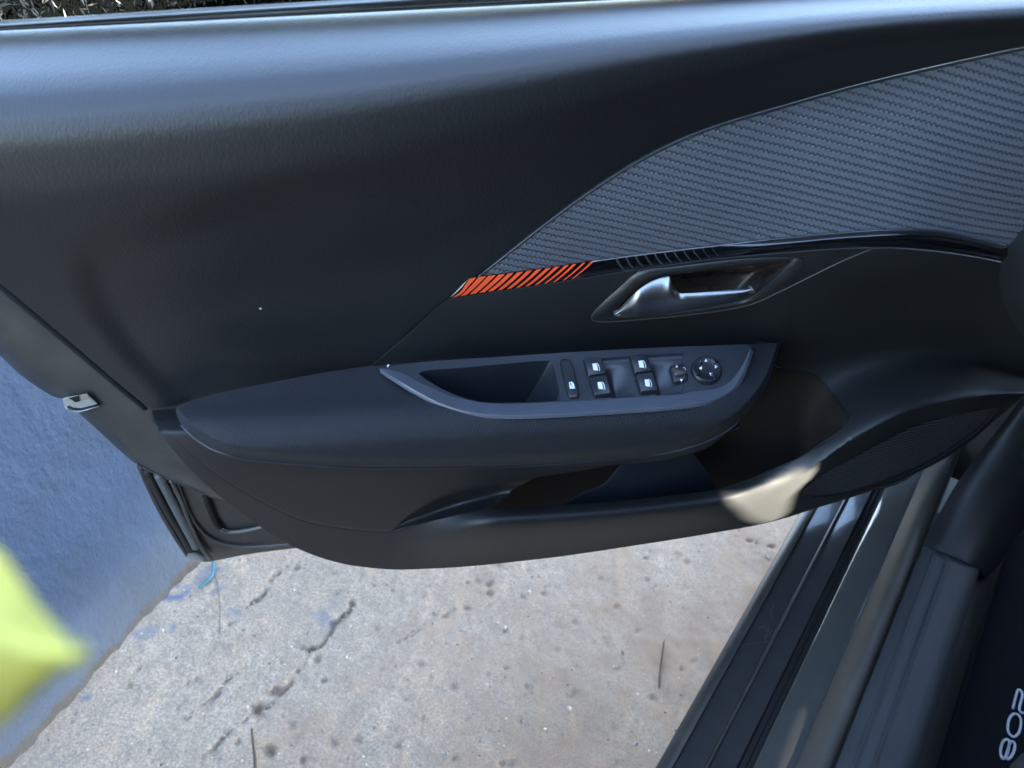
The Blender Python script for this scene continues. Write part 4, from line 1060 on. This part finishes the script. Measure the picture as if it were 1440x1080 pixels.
# seat corner at the lower right
sc_ = empty('driver_seat', G(1445, 1100, .45), 'dark grey rounded seat corner at the lower right edge', 'seat')
mb = MB(); c0 = G(1565, 1240, .43)
rings = []
for i in range(13):
    th = math.pi*i/12
    rings.append([c0+LEFT*(.085*math.sin(th)*abs(math.cos(a))**.7*(1 if math.cos(a) > 0 else -1))+CAR*(.10*math.sin(th)*abs(math.sin(a))**.7*(1 if math.sin(a) > 0 else -1))+Vector((0, 0, .055*math.cos(th))) for a in lin(0, 2*math.pi*31/32, 32)])
o = MB().rings(rings, True, True).go('seat_cushion', 'seat', sc_); fix_normals(o)

# ================================================================== yellow cloth close to the lens
def P13(u, v, d): r = ray(u, v); return CAMP+r*d*.70
rows = [[(-160, 700, .150), (-90, 725, .146), (-20, 770, .140), (20, 815, .137), (62, 866, .135), (100, 905, .133), (112, 916, .132)],
        [(-160, 800, .140), (-90, 820, .138), (-20, 850, .136), (20, 876, .134), (60, 900, .133), (96, 914, .132), (113, 920, .131)],
        [(-160, 900, .132), (-90, 905, .131), (-20, 912, .130), (20, 918, .130), (60, 920, .130), (96, 922, .130), (114, 923, .130)],
        [(-160, 1010, .140), (-90, 995, .138), (-20, 985, .136), (20, 968, .134), (60, 948, .132), (96, 932, .131), (112, 926, .131)],
        [(-160, 1110, .152), (-90, 1075, .148), (-20, 1035, .144), (20, 1004, .140), (60, 966, .136), (96, 938, .133), (110, 929, .132)]]
cl = MB().loft(rows, 40, 40, P=P13).go('yellow_cloth', 'yellow_cloth', None, face_cam=True, solid=.0015)
tag(cl, 'blurred bright yellow folded cloth corner at the left edge', 'cloth')

# ================================================================== small things on the ground
def gtube(name, pts, r, m, label, cat, z=.004, group=None):
    P = [Vector(tuple(q)) for q in catmull([tuple(G(p[0], p[1], p[2] if len(p) > 2 else z)) for p in pts], 40)]
    c = P[0].copy(); o = MB().tube(P, r, 7).go(name, m); return tag(o, label, cat, group)
gtube('blue_twine', [(299, 790, .01), (300, 801, .012), (296, 812, .012), (287, 820, .010), (279, 827, .006)], .0022, 'twine', 'frayed turquoise plastic twine at the foot of the wall', 'twine')
gtube('blue_thread', [(301, 806, .006), (306, 822, .004), (309, 845, .004), (309, 868, .004), (309, 892, .004)], .0006, 'wall_paint', 'thin faded blue thread trailing from the turquoise twine', 'thread')
gtube('dry_tendril', [(308, 892, .004), (311, 904, .005), (318, 915, .006), (331, 922, .006), (342, 914, .005), (341, 903, .004), (332, 890, .004), (322, 872, .004)], .00042, 'pale_stem', 'thin curled dry tendril on the concrete', 'tendril')
gtube('dark_stalk', [(354, 1025, .008), (356, 1045, .010), (358, 1062, .012), (360, 1090, .016)], lambda t: .0014+.001*t, 'stem', 'straight dark stalk lying at the bottom edge', 'stalk')
gtube('brown_twig', [(934, 900, .006), (931, 925, .006), (928, 950, .005), (927, 968, .005)], lambda t: .0010+.0008*math.sin(3*t), 'stem', 'short brown twig on the concrete near the sill', 'twig')
gtube('pale_straw', [(931, 904, .008), (935, 898, .010), (938, 893, .010)], .0008, 'pale_stem', 'tiny pale straw tip beside the brown twig', 'straw')
# cobweb wisp on the sill
wb = MB()
for pts in ([(1018, 914), (1040, 908), (1062, 904), (1080, 902)], [(1068, 882), (1078, 886), (1086, 898), (1080, 903), (1076, 896), (1086, 888)], [(1066, 884), (1074, 881), (1082, 886)], [(1080, 902), (1090, 905), (1094, 896)], [(1088, 850), (1084, 862), (1086, 872)]):
    wb.tube([Vector(tuple(q)) for q in catmull([tuple(G(u, v, .285)) for u, v in pts], 16)], .0002, 5)
tag(wb.go('cobweb', 'stem'), 'grey wisp of cobweb stuck on the dark sill step', 'cobweb')
def fleck(name, p, r, m, label):
    bm = bmesh.new(); bmesh.ops.create_icosphere(bm, subdivisions=1, radius=r)
    for v in bm.verts: v.co = v.co*random.uniform(.5, 1.3)+p
    me = bpy.data.meshes.new(name); bm.to_mesh(me); bm.free(); me.materials.append(M[m]); o = bpy.data.objects.new(name, me); COL.objects.link(o); return tag(o, label, 'lint')
fleck('lint', D(546, 514, nB(560, 514)+.001), .0016, 'lint', 'white lint speck at the pointed end of the switch bezel')
fleck('lint', D(366, 434, nU(366, 434)+.0005), .0010, 'lint', 'white lint speck on the plain upper door trim')
# loose grit
gm = MB(); rs = random.Random(4)
for i in range(420):
    u, v = rs.uniform(-20, 1130), rs.uniform(760, 1100); p = G(u, v)
    if (p-W0).dot(WN) < .01: continue
    r = rs.uniform(.0008, .0026) if rs.random() < .93 else rs.uniform(.003, .0048)
    b = len(gm.v); off = [rs.uniform(.6, 1.3) for _ in range(6)]
    for k, d in enumerate(((1, 0, 0), (-1, 0, 0), (0, 1, 0), (0, -1, 0), (0, 0, .8), (0, 0, -.8))): gm.v.append(p+Vector(d)*r*off[k]+Vector((0, 0, r*.3))); gm.uv.append((0, 0))
    for f in ((0, 2, 4), (2, 1, 4), (1, 3, 4), (3, 0, 4), (2, 0, 5), (1, 2, 5), (3, 1, 5), (0, 3, 5)): gm.f.append(tuple(b+x for x in f))
tag(gm.go('grit', 'grit'), 'loose fine grit scattered over the concrete', None, None, 'stuff')
